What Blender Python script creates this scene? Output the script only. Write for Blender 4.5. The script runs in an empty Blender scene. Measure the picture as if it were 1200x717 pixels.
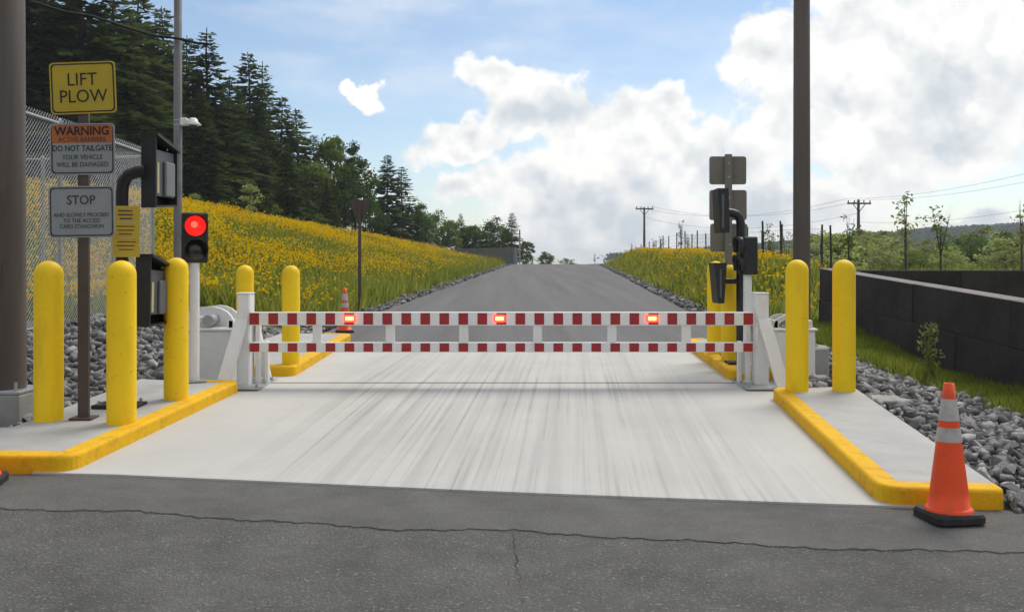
import bpy, bmesh, math, random
import numpy as np
from mathutils import Vector, Matrix

random.seed(7)
RNG = np.random.default_rng(7)
SC = bpy.context.scene
COL = SC.collection
PI = math.pi

# ------------------------------------------------------------------ camera
FPX, EYE, HOR = 1150.0, 1.6, 310.0        # focal length (px of the 1200 px photo), eye height, horizon row
cam_d = bpy.data.cameras.new('camera')
cam = bpy.data.objects.new('camera', cam_d)
COL.objects.link(cam)
cam.location = (0, 0, EYE)
cam.rotation_euler = (PI / 2, 0, 0)
cam_d.sensor_width = 36
cam_d.lens = 36 * FPX / 1200
cam_d.shift_y = -(358.5 - HOR) / 1200
cam_d.clip_start = 0.05
cam_d.clip_end = 9000
SC.camera = cam

# ------------------------------------------------------------------ sky, sun, exposure
SUN_AZ, SUN_EL = math.radians(38), math.radians(54)
W = bpy.data.worlds.new('World')
SC.world = W
W.use_nodes = True


def build_world():
    nt = W.node_tree
    N, L = nt.nodes, nt.links
    N.clear()
    out = N.new('ShaderNodeOutputWorld')
    bg = N.new('ShaderNodeBackground')
    bg.inputs['Strength'].default_value = 0.1
    L.new(bg.outputs[0], out.inputs[0])
    sky = N.new('ShaderNodeTexSky')
    sky.sky_type = 'NISHITA'
    sky.sun_disc = False
    sky.sun_elevation = SUN_EL
    sky.sun_rotation = SUN_AZ
    sky.altitude = 300
    sky.air_density = 1.0
    sky.dust_density = 0.6
    sky.ozone_density = 1.0
    tc = N.new('ShaderNodeTexCoord')
    D = tc.outputs['Generated']

    def m(op, a, b=None, c=None, clamp=False):
        n = N.new('ShaderNodeMath')
        n.operation = op
        n.use_clamp = clamp
        for i, v in enumerate((a, b, c)):
            if v is None:
                continue
            if isinstance(v, (int, float)):
                n.inputs[i].default_value = v
            else:
                L.new(v, n.inputs[i])
        return n.outputs[0]

    def vm(op, a, b=None, s=None):
        n = N.new('ShaderNodeVectorMath')
        n.operation = op
        for i, v in enumerate((a, b)):
            if v is None:
                continue
            if isinstance(v, tuple):
                n.inputs[i].default_value = v
            else:
                L.new(v, n.inputs[i])
        if s is not None:
            n.inputs['Scale'].default_value = s
        return n

    def noise(vec, scale, detail, rough, col=False, off=None):
        if off is not None:
            vec = vm('ADD', vec, off).outputs[0]
        n = N.new('ShaderNodeTexNoise')
        n.inputs['Scale'].default_value = scale
        n.inputs['Detail'].default_value = detail
        n.inputs['Roughness'].default_value = rough
        L.new(vec, n.inputs['Vector'])
        return n.outputs['Color' if col else 'Fac']

    def ss(v, a, b):
        n = N.new('ShaderNodeMapRange')
        n.interpolation_type = 'SMOOTHSTEP'
        n.inputs['From Min'].default_value = a
        n.inputs['From Max'].default_value = b
        L.new(v, n.inputs['Value'])
        return n.outputs['Result']

    sx = N.new('ShaderNodeSeparateXYZ')
    L.new(D, sx.inputs[0])
    az = m('ARCTAN2', sx.outputs[0], sx.outputs[1])
    el = m('ARCSINE', sx.outputs[2])
    cp = N.new('ShaderNodeCombineXYZ')
    L.new(az, cp.inputs[0])
    L.new(el, cp.inputs[1])
    # billowing: push the direction about with noise
    w1 = vm('SCALE', vm('SUBTRACT', noise(D, 16, 2, 0.55, True), (0.5, 0.5, 0.5)).outputs[0], s=0.075).outputs[0]
    w2 = vm('SCALE', vm('SUBTRACT', noise(D, 60, 3, 0.6, True), (0.5, 0.5, 0.5)).outputs[0], s=0.022).outputs[0]
    P = vm('ADD', vm('ADD', cp.outputs[0], w1).outputs[0], w2).outputs[0]

    # cumulus masses: azimuth, elevation, half-width, half-height in degrees
    blobs = [(-0.6, 11.0, 2.6, 1.9), (1.6, 8.8, 4.4, 2.6), (-2.9, 7.2, 3.0, 1.5), (-2.2, 4.2, 2.5, 1.5),
             (5.0, 7.4, 4.6, 2.9), (8.6, 9.0, 2.4, 2.0), (9.2, 5.6, 4.8, 2.8), (3.0, 4.2, 6.5, 2.4),
             (6.0, 1.8, 8.0, 2.2), (12.8, 5.8, 3.4, 3.4), (15.4, 12.0, 3.6, 2.0), (17.5, 9.2, 5.0, 4.0),
             (20.5, 12.8, 5.0, 3.4), (24.5, 9.4, 5.0, 6.0), (23.0, 5.6, 4.6, 2.4), (16.0, 3.2, 6.0, 2.2),
             (-8.1, 9.25, 1.05, 0.8), (-9.8, 5.2, 1.9, 1.0), (27.0, 2.0, 4.5, 0.8), (33.0, 7.0, 6.0, 6.0), (21.0, 1.3, 5.0, 0.7)]
    F = None
    for a, e, ra, re in blobs:
        q = vm('SUBTRACT', P, (math.radians(a), math.radians(e), 0)).outputs[0]
        q = vm('MULTIPLY', q, (1 / math.radians(ra), 1 / math.radians(re), 1)).outputs[0]
        ln = vm('LENGTH', q).outputs['Value']
        f = m('SUBTRACT', 1.0, ln)
        F = f if F is None else m('SMOOTH_MAX', F, f, 0.25)
    # ordinary fair-weather cloud over the rest of the sky
    g = noise(vm('MULTIPLY', D, (1, 1, 1.7)).outputs[0], 3.0, 4, 0.58, off=(3.1, 7.7, 1.3))
    g = m('MULTIPLY', m('SUBTRACT', g, 0.47), 5.0)
    away = m('MAXIMUM', ss(m('ABSOLUTE', az), 0.55, 0.75), ss(el, 0.30, 0.42))
    g = m('ADD', g, m('MULTIPLY', m('SUBTRACT', away, 1.0), 3.0))
    F = m('MAXIMUM', F, g)
    fine = noise(D, 34, 5, 0.6, off=(1.7, 0.2, 4.0))
    F2 = m('ADD', F, m('MULTIPLY', m('SUBTRACT', fine, 0.5), 0.75))
    mask = ss(F2, -0.05, 0.26)
    thin = m('MULTIPLY', ss(noise(vm('MULTIPLY', D, (1, 1, 3.5)).outputs[0], 4.5, 4, 0.6), 0.42, 0.75), 0.36)
    mask = m('MAXIMUM', mask, thin)
    # denser hearts go blue grey, rims stay white
    heart = ss(F2, 0.15, 0.75)
    sh = ss(noise(D, 11, 4, 0.55, off=(9.0, 2.0, 5.0)), 0.36, 0.62)
    grey = m('MULTIPLY', heart, sh)
    # puffs are lit from above: compare the billow noise with itself a little higher up
    lo_ = noise(D, 17, 4, 0.5, off=(1.7, 0.2, 4.0))
    up = noise(D, 17, 4, 0.5, off=(1.7, 0.2, 4.016))
    lit = m('MULTIPLY', m('SUBTRACT', lo_, up), 3.4)
    grey = m('SUBTRACT', m('ADD', m('MULTIPLY', grey, 0.85), 0.08), lit, clamp=True)
    mc = N.new('ShaderNodeMix')
    mc.data_type = 'RGBA'
    L.new(grey, mc.inputs['Factor'])
    mc.inputs['A'].default_value = (8.3, 8.2, 8.0, 1)
    mc.inputs['B'].default_value = (5.1, 5.55, 5.95, 1)
    mx = N.new('ShaderNodeMix')
    mx.data_type = 'RGBA'
    L.new(mask, mx.inputs['Factor'])
    L.new(sky.outputs[0], mx.inputs['A'])
    L.new(mc.outputs['Result'], mx.inputs['B'])
    L.new(mx.outputs['Result'], bg.inputs['Color'])


build_world()
W.cycles.sampling_method = 'MANUAL'
W.cycles.sample_map_resolution = 512

sun_d = bpy.data.lights.new('sun', 'SUN')
sun_d.energy = 2.0
sun_d.angle = math.radians(30)
sun_d.color = (1.0, 0.94, 0.84)
sun = bpy.data.objects.new('sun', sun_d)
COL.objects.link(sun)
sv = Vector((math.sin(SUN_AZ) * math.cos(SUN_EL), math.cos(SUN_AZ) * math.cos(SUN_EL), math.sin(SUN_EL)))
sun.rotation_euler = sv.to_track_quat('Z', 'Y').to_euler()
sun.location = sv * 60

SC.view_settings.view_transform = 'Standard'
SC.view_settings.look = 'None'
SC.view_settings.exposure = 0.40
SC.view_settings.gamma = 1.0
SC.view_settings.use_curve_mapping = False
SC.cycles.max_bounces = 4
SC.cycles.diffuse_bounces = 3
SC.cycles.volume_bounces = 0
SC.cycles.transparent_max_bounces = 4
SC.cycles.use_denoising = True

# ------------------------------------------------------------------ materials
MATS = {}


def pmat(name, c1, c2=None, scale=8.0, rough=0.6, bump=0.0, bscale=None, metal=0.0, detail=5.0, lo=0.35, hi=0.65,
         spec=0.4, stretch=None, speck=None, speck_scale=200, speck_amt=0.12, coord='Object', emis=None, estr=0.0, bdist=0.01):
    """Principled material whose colour wanders between c1 and c2 with noise; speck adds fine grains."""
    mt = bpy.data.materials.new(name)
    mt.use_nodes = True
    nt = mt.node_tree
    N, L = nt.nodes, nt.links
    b = N['Principled BSDF']
    b.inputs['Roughness'].default_value = rough
    b.inputs['Metallic'].default_value = metal
    b.inputs['Specular IOR Level'].default_value = spec
    c1 = tuple(c1) + (1,)
    if c2 is None:
        c2 = tuple(min(1, v * 0.82) for v in c1[:3]) + (1,)
    else:
        c2 = tuple(c2) + (1,)
    tc = N.new('ShaderNodeTexCoord')
    vec = tc.outputs[coord]
    if stretch:
        mp = N.new('ShaderNodeMapping')
        mp.inputs['Scale'].default_value = stretch
        L.new(vec, mp.inputs['Vector'])
        vec = mp.outputs[0]
    n = N.new('ShaderNodeTexNoise')
    n.inputs['Scale'].default_value = scale
    n.inputs['Detail'].default_value = detail
    n.inputs['Roughness'].default_value = 0.62
    L.new(vec, n.inputs['Vector'])
    mr = N.new('ShaderNodeMapRange')
    mr.inputs['From Min'].default_value = lo
    mr.inputs['From Max'].default_value = hi
    L.new(n.outputs['Fac'], mr.inputs['Value'])
    mx = N.new('ShaderNodeMix')
    mx.data_type = 'RGBA'
    L.new(mr.outputs[0], mx.inputs['Factor'])
    mx.inputs['A'].default_value = c1
    mx.inputs['B'].default_value = c2
    colr = mx.outputs['Result']
    if speck is not None:
        v = N.new('ShaderNodeTexNoise')
        v.inputs['Scale'].default_value = speck_scale
        v.inputs['Detail'].default_value = 2
        L.new(tc.outputs[coord], v.inputs['Vector'])
        r2 = N.new('ShaderNodeMapRange')
        r2.inputs['From Min'].default_value = 0.58
        r2.inputs['From Max'].default_value = 0.72
        r2.inputs['To Max'].default_value = speck_amt
        L.new(v.outputs['Fac'], r2.inputs['Value'])
        m2 = N.new('ShaderNodeMix')
        m2.data_type = 'RGBA'
        L.new(r2.outputs[0], m2.inputs['Factor'])
        L.new(colr, m2.inputs['A'])
        m2.inputs['B'].default_value = tuple(speck) + (1,)
        colr = m2.outputs['Result']
    L.new(colr, b.inputs['Base Color'])
    if bump:
        bn = N.new('ShaderNodeTexNoise')
        bn.inputs['Scale'].default_value = bscale or scale * 6
        bn.inputs['Detail'].default_value = 4
        L.new(tc.outputs[coord], bn.inputs['Vector'])
        bp = N.new('ShaderNodeBump')
        bp.inputs['Strength'].default_value = bump
        bp.inputs['Distance'].default_value = bdist
        L.new(bn.outputs['Fac'], bp.inputs['Height'])
        L.new(bp.outputs[0], b.inputs['Normal'])
    if emis:
        b.inputs['Emission Color'].default_value = tuple(emis) + (1,)
        b.inputs['Emission Strength'].default_value = estr
    MATS[name] = mt
    return mt


def leafmat(name, c1, c2, scale=1.5, trans=0.3, lo=0.35, hi=0.65, objvar=0.35):
    """Two-sided leaf: diffuse with some light coming through; tint shifts from plant to plant and clump to clump."""
    mt = bpy.data.materials.new(name)
    mt.use_nodes = True
    nt = mt.node_tree
    N, L = nt.nodes, nt.links
    N.clear()
    out = N.new('ShaderNodeOutputMaterial')
    tc = N.new('ShaderNodeTexCoord')
    n = N.new('ShaderNodeTexNoise')
    n.inputs['Scale'].default_value = scale
    n.inputs['Detail'].default_value = 4
    L.new(tc.outputs['Object'], n.inputs['Vector'])
    oi = N.new('ShaderNodeObjectInfo')
    ad = N.new('ShaderNodeMath')
    ad.operation = 'MULTIPLY_ADD'
    L.new(oi.outputs['Random'], ad.inputs[0])
    ad.inputs[1].default_value = objvar
    ad.inputs[2].default_value = -objvar / 2
    a2 = N.new('ShaderNodeMath')
    L.new(n.outputs['Fac'], a2.inputs[0])
    L.new(ad.outputs[0], a2.inputs[1])
    mr = N.new('ShaderNodeMapRange')
    mr.inputs['From Min'].default_value = lo
    mr.inputs['From Max'].default_value = hi
    L.new(a2.outputs[0], mr.inputs['Value'])
    mx = N.new('ShaderNodeMix')
    mx.data_type = 'RGBA'
    L.new(mr.outputs[0], mx.inputs['Factor'])
    mx.inputs['A'].default_value = tuple(c1) + (1,)
    mx.inputs['B'].default_value = tuple(c2) + (1,)
    df = N.new('ShaderNodeBsdfDiffuse')
    tr = N.new('ShaderNodeBsdfTranslucent')
    ms = N.new('ShaderNodeMixShader')
    ms.inputs[0].default_value = trans
    L.new(mx.outputs['Result'], df.inputs['Color'])
    L.new(mx.outputs['Result'], tr.inputs['Color'])
    L.new(df.outputs[0], ms.inputs[1])
    L.new(tr.outputs[0], ms.inputs[2])
    L.new(ms.outputs[0], out.inputs[0])
    MATS[name] = mt
    return mt


M = MATS
pmat('asphalt', (0.146, 0.143, 0.134), (0.083, 0.081, 0.076), 3.2, 0.9, 1.0, 75, detail=12, lo=0.25, hi=0.75, speck=(0.36, 0.345, 0.33), speck_scale=62, speck_amt=0.5, spec=0.2, bdist=0.02)
pmat('asphalt_strip', (0.150, 0.147, 0.139), (0.097, 0.095, 0.090), 3.0, 0.9, 0.8, 95, detail=12, lo=0.25, hi=0.75, speck=(0.24, 0.23, 0.22), speck_scale=80, speck_amt=0.6, spec=0.2, bdist=0.015)
pmat('asphalt_road', (0.150, 0.143, 0.141), (0.092, 0.088, 0.087), 1.5, 0.85, 0.6, 30, detail=9, spec=0.3, stretch=(1.0, 0.03, 0), lo=0.3, hi=0.72, speck=(0.24, 0.23, 0.225), speck_scale=22, speck_amt=0.5)
pmat('crack', (0.034, 0.032, 0.031), None, 30, 1.0)
pmat('yellow_paint', (0.90, 0.60, 0.006), (0.85, 0.55, 0.006), 5, 0.58, 0.15, 30, lo=0.3, hi=0.75, spec=0.3)
def weather(name, dirt, scale, stretch, lo, hi, amt):
    """Adds streaks, scuffs and dust of their own shape to a paint."""
    nt = MATS[name].node_tree
    N, L = nt.nodes, nt.links
    b = N['Principled BSDF']
    src = b.inputs['Base Color'].links[0].from_socket
    tc = N.new('ShaderNodeTexCoord')
    oi = N.new('ShaderNodeObjectInfo')
    ad = N.new('ShaderNodeVectorMath')
    ad.operation = 'ADD'
    cv = N.new('ShaderNodeVectorMath')
    cv.operation = 'SCALE'
    L.new(oi.outputs['Location'], cv.inputs[0])
    cv.inputs['Scale'].default_value = 3.7
    L.new(tc.outputs['Object'], ad.inputs[0])
    L.new(cv.outputs[0], ad.inputs[1])
    mp = N.new('ShaderNodeMapping')
    mp.inputs['Scale'].default_value = stretch
    L.new(ad.outputs[0], mp.inputs['Vector'])
    n = N.new('ShaderNodeTexNoise')
    n.inputs['Scale'].default_value = scale
    n.inputs['Detail'].default_value = 9
    n.inputs['Roughness'].default_value = 0.7
    L.new(mp.outputs[0], n.inputs['Vector'])
    r = N.new('ShaderNodeMapRange')
    r.inputs['From Min'].default_value = lo
    r.inputs['From Max'].default_value = hi
    r.inputs['To Max'].default_value = amt
    L.new(n.outputs['Fac'], r.inputs['Value'])
    x = N.new('ShaderNodeMix')
    x.data_type = 'RGBA'
    L.new(r.outputs[0], x.inputs['Factor'])
    L.new(src, x.inputs['A'])
    x.inputs['B'].default_value = tuple(dirt) + (1,)
    L.new(x.outputs['Result'], b.inputs['Base Color'])


pmat('sign_white', (0.27, 0.28, 0.28), (0.235, 0.245, 0.245), 4, 0.5)
pmat('sign_yellow', (0.46, 0.325, 0.010), (0.41, 0.285, 0.009), 4, 0.5)
pmat('sign_orange', (0.42, 0.11, 0.012), (0.37, 0.09, 0.010), 4, 0.5)
pmat('sign_black', (0.012, 0.012, 0.012), None, 8, 0.6)
pmat('sign_ink', (0.045, 0.047, 0.05), None, 8, 0.7)
pmat('notice_yellow', (0.55, 0.38, 0.035), (0.48, 0.33, 0.03), 6, 0.6)
pmat('sign_back', (0.20, 0.185, 0.15), (0.165, 0.15, 0.125), 5, 0.6)
pmat('brown_steel', (0.085, 0.060, 0.045), (0.062, 0.045, 0.035), 6, 0.55, 0.1, 60)
pmat('grey_steel', (0.19, 0.185, 0.18), (0.14, 0.135, 0.13), 6, 0.5, 0.05, 60, metal=0.3)
pmat('pole_brown', (0.115, 0.092, 0.076), (0.082, 0.066, 0.055), 3, 0.6, 0.12, 50, stretch=(1, 1, 0.15))
pmat('galvanised', (0.42, 0.43, 0.44), (0.34, 0.35, 0.36), 14, 0.42, metal=0.55)
pmat('white_paint', (0.78, 0.775, 0.76), (0.70, 0.69, 0.67), 6, 0.45, 0.05, 60, lo=0.4, hi=0.85)
pmat('cream_paint', (0.66, 0.63, 0.54), (0.58, 0.55, 0.46), 7, 0.5)
pmat('red_sheeting', (0.36, 0.022, 0.026), (0.31, 0.018, 0.022), 20, 0.4)
pmat('lamp_red', (0.5, 0.01, 0.01), None, 5, 0.3, emis=(1.0, 0.035, 0.02), estr=4.0)
pmat('lamp_core', (0.9, 0.4, 0.05), None, 5, 0.3, emis=(1.0, 0.42, 0.05), estr=9.0)
pmat('signal_red', (0.5, 0.01, 0.01), None, 5, 0.3, emis=(1.0, 0.012, 0.010), estr=1.1)
pmat('signal_glow', (0.5, 0.05, 0.02), None, 5, 0.3, emis=(1.0, 0.10, 0.05), estr=1.6)
pmat('dark_lens', (0.02, 0.022, 0.02), None, 5, 0.2, spec=0.6)
pmat('black_plastic', (0.014, 0.014, 0.015), (0.02, 0.02, 0.021), 6, 0.45)
pmat('reader_grey', (0.10, 0.105, 0.115), (0.085, 0.088, 0.096), 6, 0.5)
pmat('reader_pad', (0.14, 0.148, 0.155), (0.155, 0.165, 0.175), 6, 0.4)
pmat('reader_strip', (0.50, 0.47, 0.25), None, 6, 0.5)
pmat('cone_orange', (0.90, 0.078, 0.008), (0.76, 0.06, 0.008), 9, 0.45, lo=0.4, hi=0.8)
pmat('cone_band', (0.52, 0.49, 0.45), (0.36, 0.33, 0.29), 14, 0.5, lo=0.35, hi=0.8)
pmat('rubber', (0.018, 0.017, 0.017), (0.03, 0.028, 0.027), 12, 0.75)
pmat('island_concrete', (0.44, 0.432, 0.41), (0.37, 0.362, 0.345), 2.5, 0.85, 0.25, 120, detail=8)
pmat('footing_concrete', (0.36, 0.35, 0.325), (0.27, 0.265, 0.245), 4, 0.9, 0.4, 60, detail=8)
pmat('rock', (0.25, 0.245, 0.24), (0.14, 0.137, 0.135), 9, 0.85, 0.6, 30, coord='Object')
pmat('rock_dark', (0.15, 0.147, 0.145), (0.075, 0.073, 0.073), 9, 0.85, 0.6, 30)
pmat('rock_pale', (0.38, 0.37, 0.36), (0.25, 0.245, 0.24), 9, 0.85, 0.6, 30)
pmat('wall_dark', (0.044, 0.036, 0.032), (0.022, 0.018, 0.017), 2.2, 0.9, 0.8, 25, detail=8)
pmat('wall_top', (0.235, 0.215, 0.20), (0.17, 0.155, 0.145), 5, 0.9, 0.4, 50, detail=8)
pmat('wall_grey', (0.235, 0.235, 0.24), (0.19, 0.19, 0.195), 2, 0.9, 0.3, 20)
pmat('bark', (0.075, 0.060, 0.048), (0.045, 0.036, 0.030), 6, 0.95, 0.6, 20)
pmat('bark_pale', (0.17, 0.15, 0.125), (0.10, 0.088, 0.075), 6, 0.95, 0.5, 20)
pmat('wire_black', (0.006, 0.006, 0.006), None, 10, 0.6)
pmat('wire_grey', (0.10, 0.105, 0.115), None, 10, 0.6)
pmat('post_dark', (0.022, 0.022, 0.022), None, 10, 0.6)
pmat('timber', (0.10, 0.078, 0.062), (0.065, 0.05, 0.042), 4, 0.9, stretch=(1, 1, 0.1))
leafmat('needles', (0.055, 0.082, 0.024), (0.120, 0.160, 0.044), 0.9, 0.36)
leafmat('needles_light', (0.075, 0.110, 0.032), (0.150, 0.195, 0.055), 0.9, 0.36)
leafmat('leaves_dark', (0.060, 0.105, 0.024), (0.115, 0.175, 0.040), 1.1, 0.45)
leafmat('leaves_mid', (0.11, 0.17, 0.035), (0.20, 0.25, 0.065), 1.1, 0.5)
leafmat('leaves_bright', (0.27, 0.34, 0.09), (0.40, 0.44, 0.16), 1.5, 0.5)
leafmat('leaves_olive', (0.20, 0.22, 0.075), (0.30, 0.31, 0.12), 1.5, 0.5)
leafmat('grass', (0.22, 0.28, 0.04), (0.36, 0.36, 0.065), 0.35, 0.45, lo=0.3, hi=0.7)
leafmat('grass_dark', (0.09, 0.14, 0.02), (0.17, 0.20, 0.034), 0.35, 0.45, lo=0.3, hi=0.7)
leafmat('flower_yellow', (0.87, 0.63, 0.009), (0.84, 0.53, 0.007), 0.5, 0.4)
leafmat('far_wood', (0.040, 0.070, 0.022), (0.080, 0.115, 0.036), 0.05, 0.2)


weather('yellow_paint', (0.46, 0.27, 0.03), 6, (1, 1, 0.25), 0.50, 0.74, 0.45)
weather('yellow_paint', (0.16, 0.11, 0.05), 16, (1, 1, 1.6), 0.62, 0.70, 0.65)
weather('white_paint', (0.36, 0.33, 0.28), 5, (1, 1, 0.3), 0.54, 0.78, 0.5)
weather('white_paint', (0.20, 0.16, 0.12), 14, (1, 1, 1), 0.68, 0.76, 0.6)
weather('red_sheeting', (0.22, 0.06, 0.05), 9, (1, 1, 1), 0.55, 0.75, 0.5)
weather('cone_orange', (0.40, 0.09, 0.03), 9, (1, 1, 0.6), 0.52, 0.70, 0.55)
weather('cone_band', (0.20, 0.17, 0.14), 12, (1, 1, 1), 0.55, 0.72, 0.6)
weather('island_concrete', (0.27, 0.26, 0.24), 4, (1, 1, 1), 0.56, 0.72, 0.5)
weather('pole_brown', (0.045, 0.036, 0.03), 3, (1, 1, 0.06), 0.5, 0.7, 0.6)
weather('asphalt', (0.05, 0.048, 0.046), 0.9, (1, 1, 1), 0.54, 0.70, 0.45)
weather('asphalt_strip', (0.06, 0.057, 0.055), 1.3, (0.5, 1, 1), 0.52, 0.70, 0.5)


def concrete_pad_material():
    """Broom-finished concrete: pale grey, tyre streaks along the lane, a few faint cross marks."""
    mt = bpy.data.materials.new('pad_concrete')
    mt.use_nodes = True
    nt = mt.node_tree
    N, L = nt.nodes, nt.links
    b = N['Principled BSDF']
    b.inputs['Roughness'].default_value = 0.82
    b.inputs['Specular IOR Level'].default_value = 0.25
    tc = N.new('ShaderNodeTexCoord')

    def nz(scale, st, detail=5, rot=0.0, off=(0, 0, 0)):
        m0 = N.new('ShaderNodeMapping')
        m0.inputs['Rotation'].default_value = (0, 0, rot)
        L.new(tc.outputs['Object'], m0.inputs['Vector'])
        mp = N.new('ShaderNodeMapping')
        mp.inputs['Scale'].default_value = st
        mp.inputs['Location'].default_value = off
        L.new(m0.outputs[0], mp.inputs['Vector'])
        n = N.new('ShaderNodeTexNoise')
        n.inputs['Scale'].default_value = scale
        n.inputs['Detail'].default_value = detail
        n.inputs['Roughness'].default_value = 0.65
        L.new(mp.outputs[0], n.inputs['Vector'])
        return n.outputs['Fac']

    def rng(v, a, b_, t0=0.0, t1=1.0):
        r = N.new('ShaderNodeMapRange')
        r.inputs['From Min'].default_value = a
        r.inputs['From Max'].default_value = b_
        r.inputs['To Min'].default_value = t0
        r.inputs['To Max'].default_value = t1
        L.new(v, r.inputs['Value'])
        return r.outputs[0]

    def mix(f, a, b_):
        x = N.new('ShaderNodeMix')
        x.data_type = 'RGBA'
        L.new(f, x.inputs['Factor'])
        if isinstance(a, tuple):
            x.inputs['A'].default_value = a
        else:
            L.new(a, x.inputs['A'])
        x.inputs['B'].default_value = b_
        return x.outputs['Result']

    def mul(a, b_):
        x = N.new('ShaderNodeMath')
        x.operation = 'MULTIPLY'
        L.new(a, x.inputs[0])
        L.new(b_, x.inputs[1])
        return x.outputs[0]

    c = mix(rng(nz(0.9, (1, 1, 1), 7), 0.35, 0.7), (0.52, 0.51, 0.48, 1), (0.46, 0.45, 0.425, 1))
    # tyre streaks run with the lane; they are strongest in the middle of it
    sx = N.new('ShaderNodeSeparateXYZ')
    L.new(tc.outputs['Object'], sx.inputs[0])
    ab = N.new('ShaderNodeMath')
    ab.operation = 'ABSOLUTE'
    L.new(sx.outputs[0], ab.inputs[0])
    centre = rng(ab.outputs[0], 2.05, 1.3)
    st = mul(rng(nz(6.0, (1, 0.016, 0), 5, 0.066), 0.46, 0.70), centre)
    c = mix(rng(st, 0, 1, 0, 0.42), c, (0.25, 0.25, 0.24, 1))
    st2 = mul(rng(nz(24.0, (1, 0.006, 0), 4, 0.062, (3, 1, 0)), 0.50, 0.68), centre)
    c = mix(rng(mul(st2, rng(nz(0.7, (1, 0.6, 1), 3, 0, (5, 5, 0)), 0.38, 0.62)), 0, 1, 0, 0.72), c, (0.22, 0.22, 0.21, 1))
    c = mix(rng(nz(5.0, (0.12, 1.6, 0), 4, 0.02), 0.66, 0.76, 0, 0.3), c, (0.30, 0.29, 0.28, 1))
    c = mix(rng(nz(1.7, (1, 1, 1), 6, 0, (7, 2, 0)), 0.60, 0.75, 0, 0.4), c, (0.53, 0.52, 0.49, 1))
    L.new(c, b.inputs['Base Color'])
    bp = N.new('ShaderNodeBump')
    bp.inputs['Strength'].default_value = 0.25
    bp.inputs['Distance'].default_value = 0.01
    L.new(nz(90, (0.15, 1, 0), 3), bp.inputs['Height'])
    L.new(bp.outputs[0], b.inputs['Normal'])
    MATS['pad_concrete'] = mt


concrete_pad_material()


def kerb_material():
    """Yellow kerb paint, scuffed through to concrete in places."""
    mt = pmat('kerb_paint', (0.78, 0.45, 0.010), (0.70, 0.385, 0.009), 3.5, 0.75, 0.5, 45, lo=0.3, hi=0.75, spec=0.2)
    nt = mt.node_tree
    N, L = nt.nodes, nt.links
    b = N['Principled BSDF']
    src = b.inputs['Base Color'].links[0].from_socket
    tc = N.new('ShaderNodeTexCoord')
    n = N.new('ShaderNodeTexNoise')
    n.inputs['Scale'].default_value = 2.6
    n.inputs['Detail'].default_value = 9
    n.inputs['Roughness'].default_value = 0.7
    L.new(tc.outputs['Object'], n.inputs['Vector'])
    r = N.new('ShaderNodeMapRange')
    r.inputs['From Min'].default_value = 0.66
    r.inputs['From Max'].default_value = 0.74
    r.inputs['To Max'].default_value = 0.7
    L.new(n.outputs['Fac'], r.inputs['Value'])
    x = N.new('ShaderNodeMix')
    x.data_type = 'RGBA'
    L.new(r.outputs[0], x.inputs['Factor'])
    L.new(src, x.inputs['A'])
    x.inputs['B'].default_value = (0.46, 0.34, 0.16, 1)
    n2 = N.new('ShaderNodeTexNoise')
    n2.inputs['Scale'].default_value = 9
    n2.inputs['Detail'].default_value = 10
    n2.inputs['Roughness'].default_value = 0.72
    L.new(tc.outputs['Object'], n2.inputs['Vector'])
    r2 = N.new('ShaderNodeMapRange')
    r2.inputs['From Min'].default_value = 0.50
    r2.inputs['From Max'].default_value = 0.70
    r2.inputs['To Max'].default_value = 0.6
    L.new(n2.outputs['Fac'], r2.inputs['Value'])
    y = N.new('ShaderNodeMix')
    y.data_type = 'RGBA'
    L.new(r2.outputs[0], y.inputs['Factor'])
    L.new(x.outputs['Result'], y.inputs['A'])
    y.inputs['B'].default_value = (0.36, 0.20, 0.03, 1)
    L.new(y.outputs['Result'], b.inputs['Base Color'])


kerb_material()


def ground_material():
    """Grass or stony dirt, chosen by the mesh's own 'gravel' value."""
    mt = bpy.data.materials.new('ground')
    mt.use_nodes = True
    nt = mt.node_tree
    N, L = nt.nodes, nt.links
    b = N['Principled BSDF']
    b.inputs['Roughness'].default_value = 0.95
    b.inputs['Specular IOR Level'].default_value = 0.1
    tc = N.new('ShaderNodeTexCoord')

    def nz(s, d=6):
        n = N.new('ShaderNodeTexNoise')
        n.inputs['Scale'].default_value = s
        n.inputs['Detail'].default_value = d
        n.inputs['Roughness'].default_value = 0.65
        L.new(tc.outputs['Object'], n.inputs['Vector'])
        return n.outputs['Fac']

    def mix(f, a, c):
        x = N.new('ShaderNodeMix')
        x.data_type = 'RGBA'
        L.new(f, x.inputs['Factor'])
        for k, v in (('A', a), ('B', c)):
            if isinstance(v, tuple):
                x.inputs[k].default_value = v
            else:
                L.new(v, x.inputs[k])
        return x.outputs['Result']
    g = mix(nz(0.5), (0.085, 0.12, 0.02, 1), (0.15, 0.165, 0.035, 1))
    d = mix(nz(7, 9), (0.10, 0.095, 0.09, 1), (0.20, 0.19, 0.18, 1))
    at = N.new('ShaderNodeAttribute')
    at.attribute_name = 'gravel'
    L.new(mix(at.outputs['Fac'], g, d), b.inputs['Base Color'])
    bp = N.new('ShaderNodeBump')
    bp.inputs['Strength'].default_value = 0.8
    bp.inputs['Distance'].default_value = 0.03
    L.new(nz(22), bp.inputs['Height'])
    L.new(bp.outputs[0], b.inputs['Normal'])
    MATS['ground'] = mt


ground_material()

# ------------------------------------------------------------------ object helpers


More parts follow.
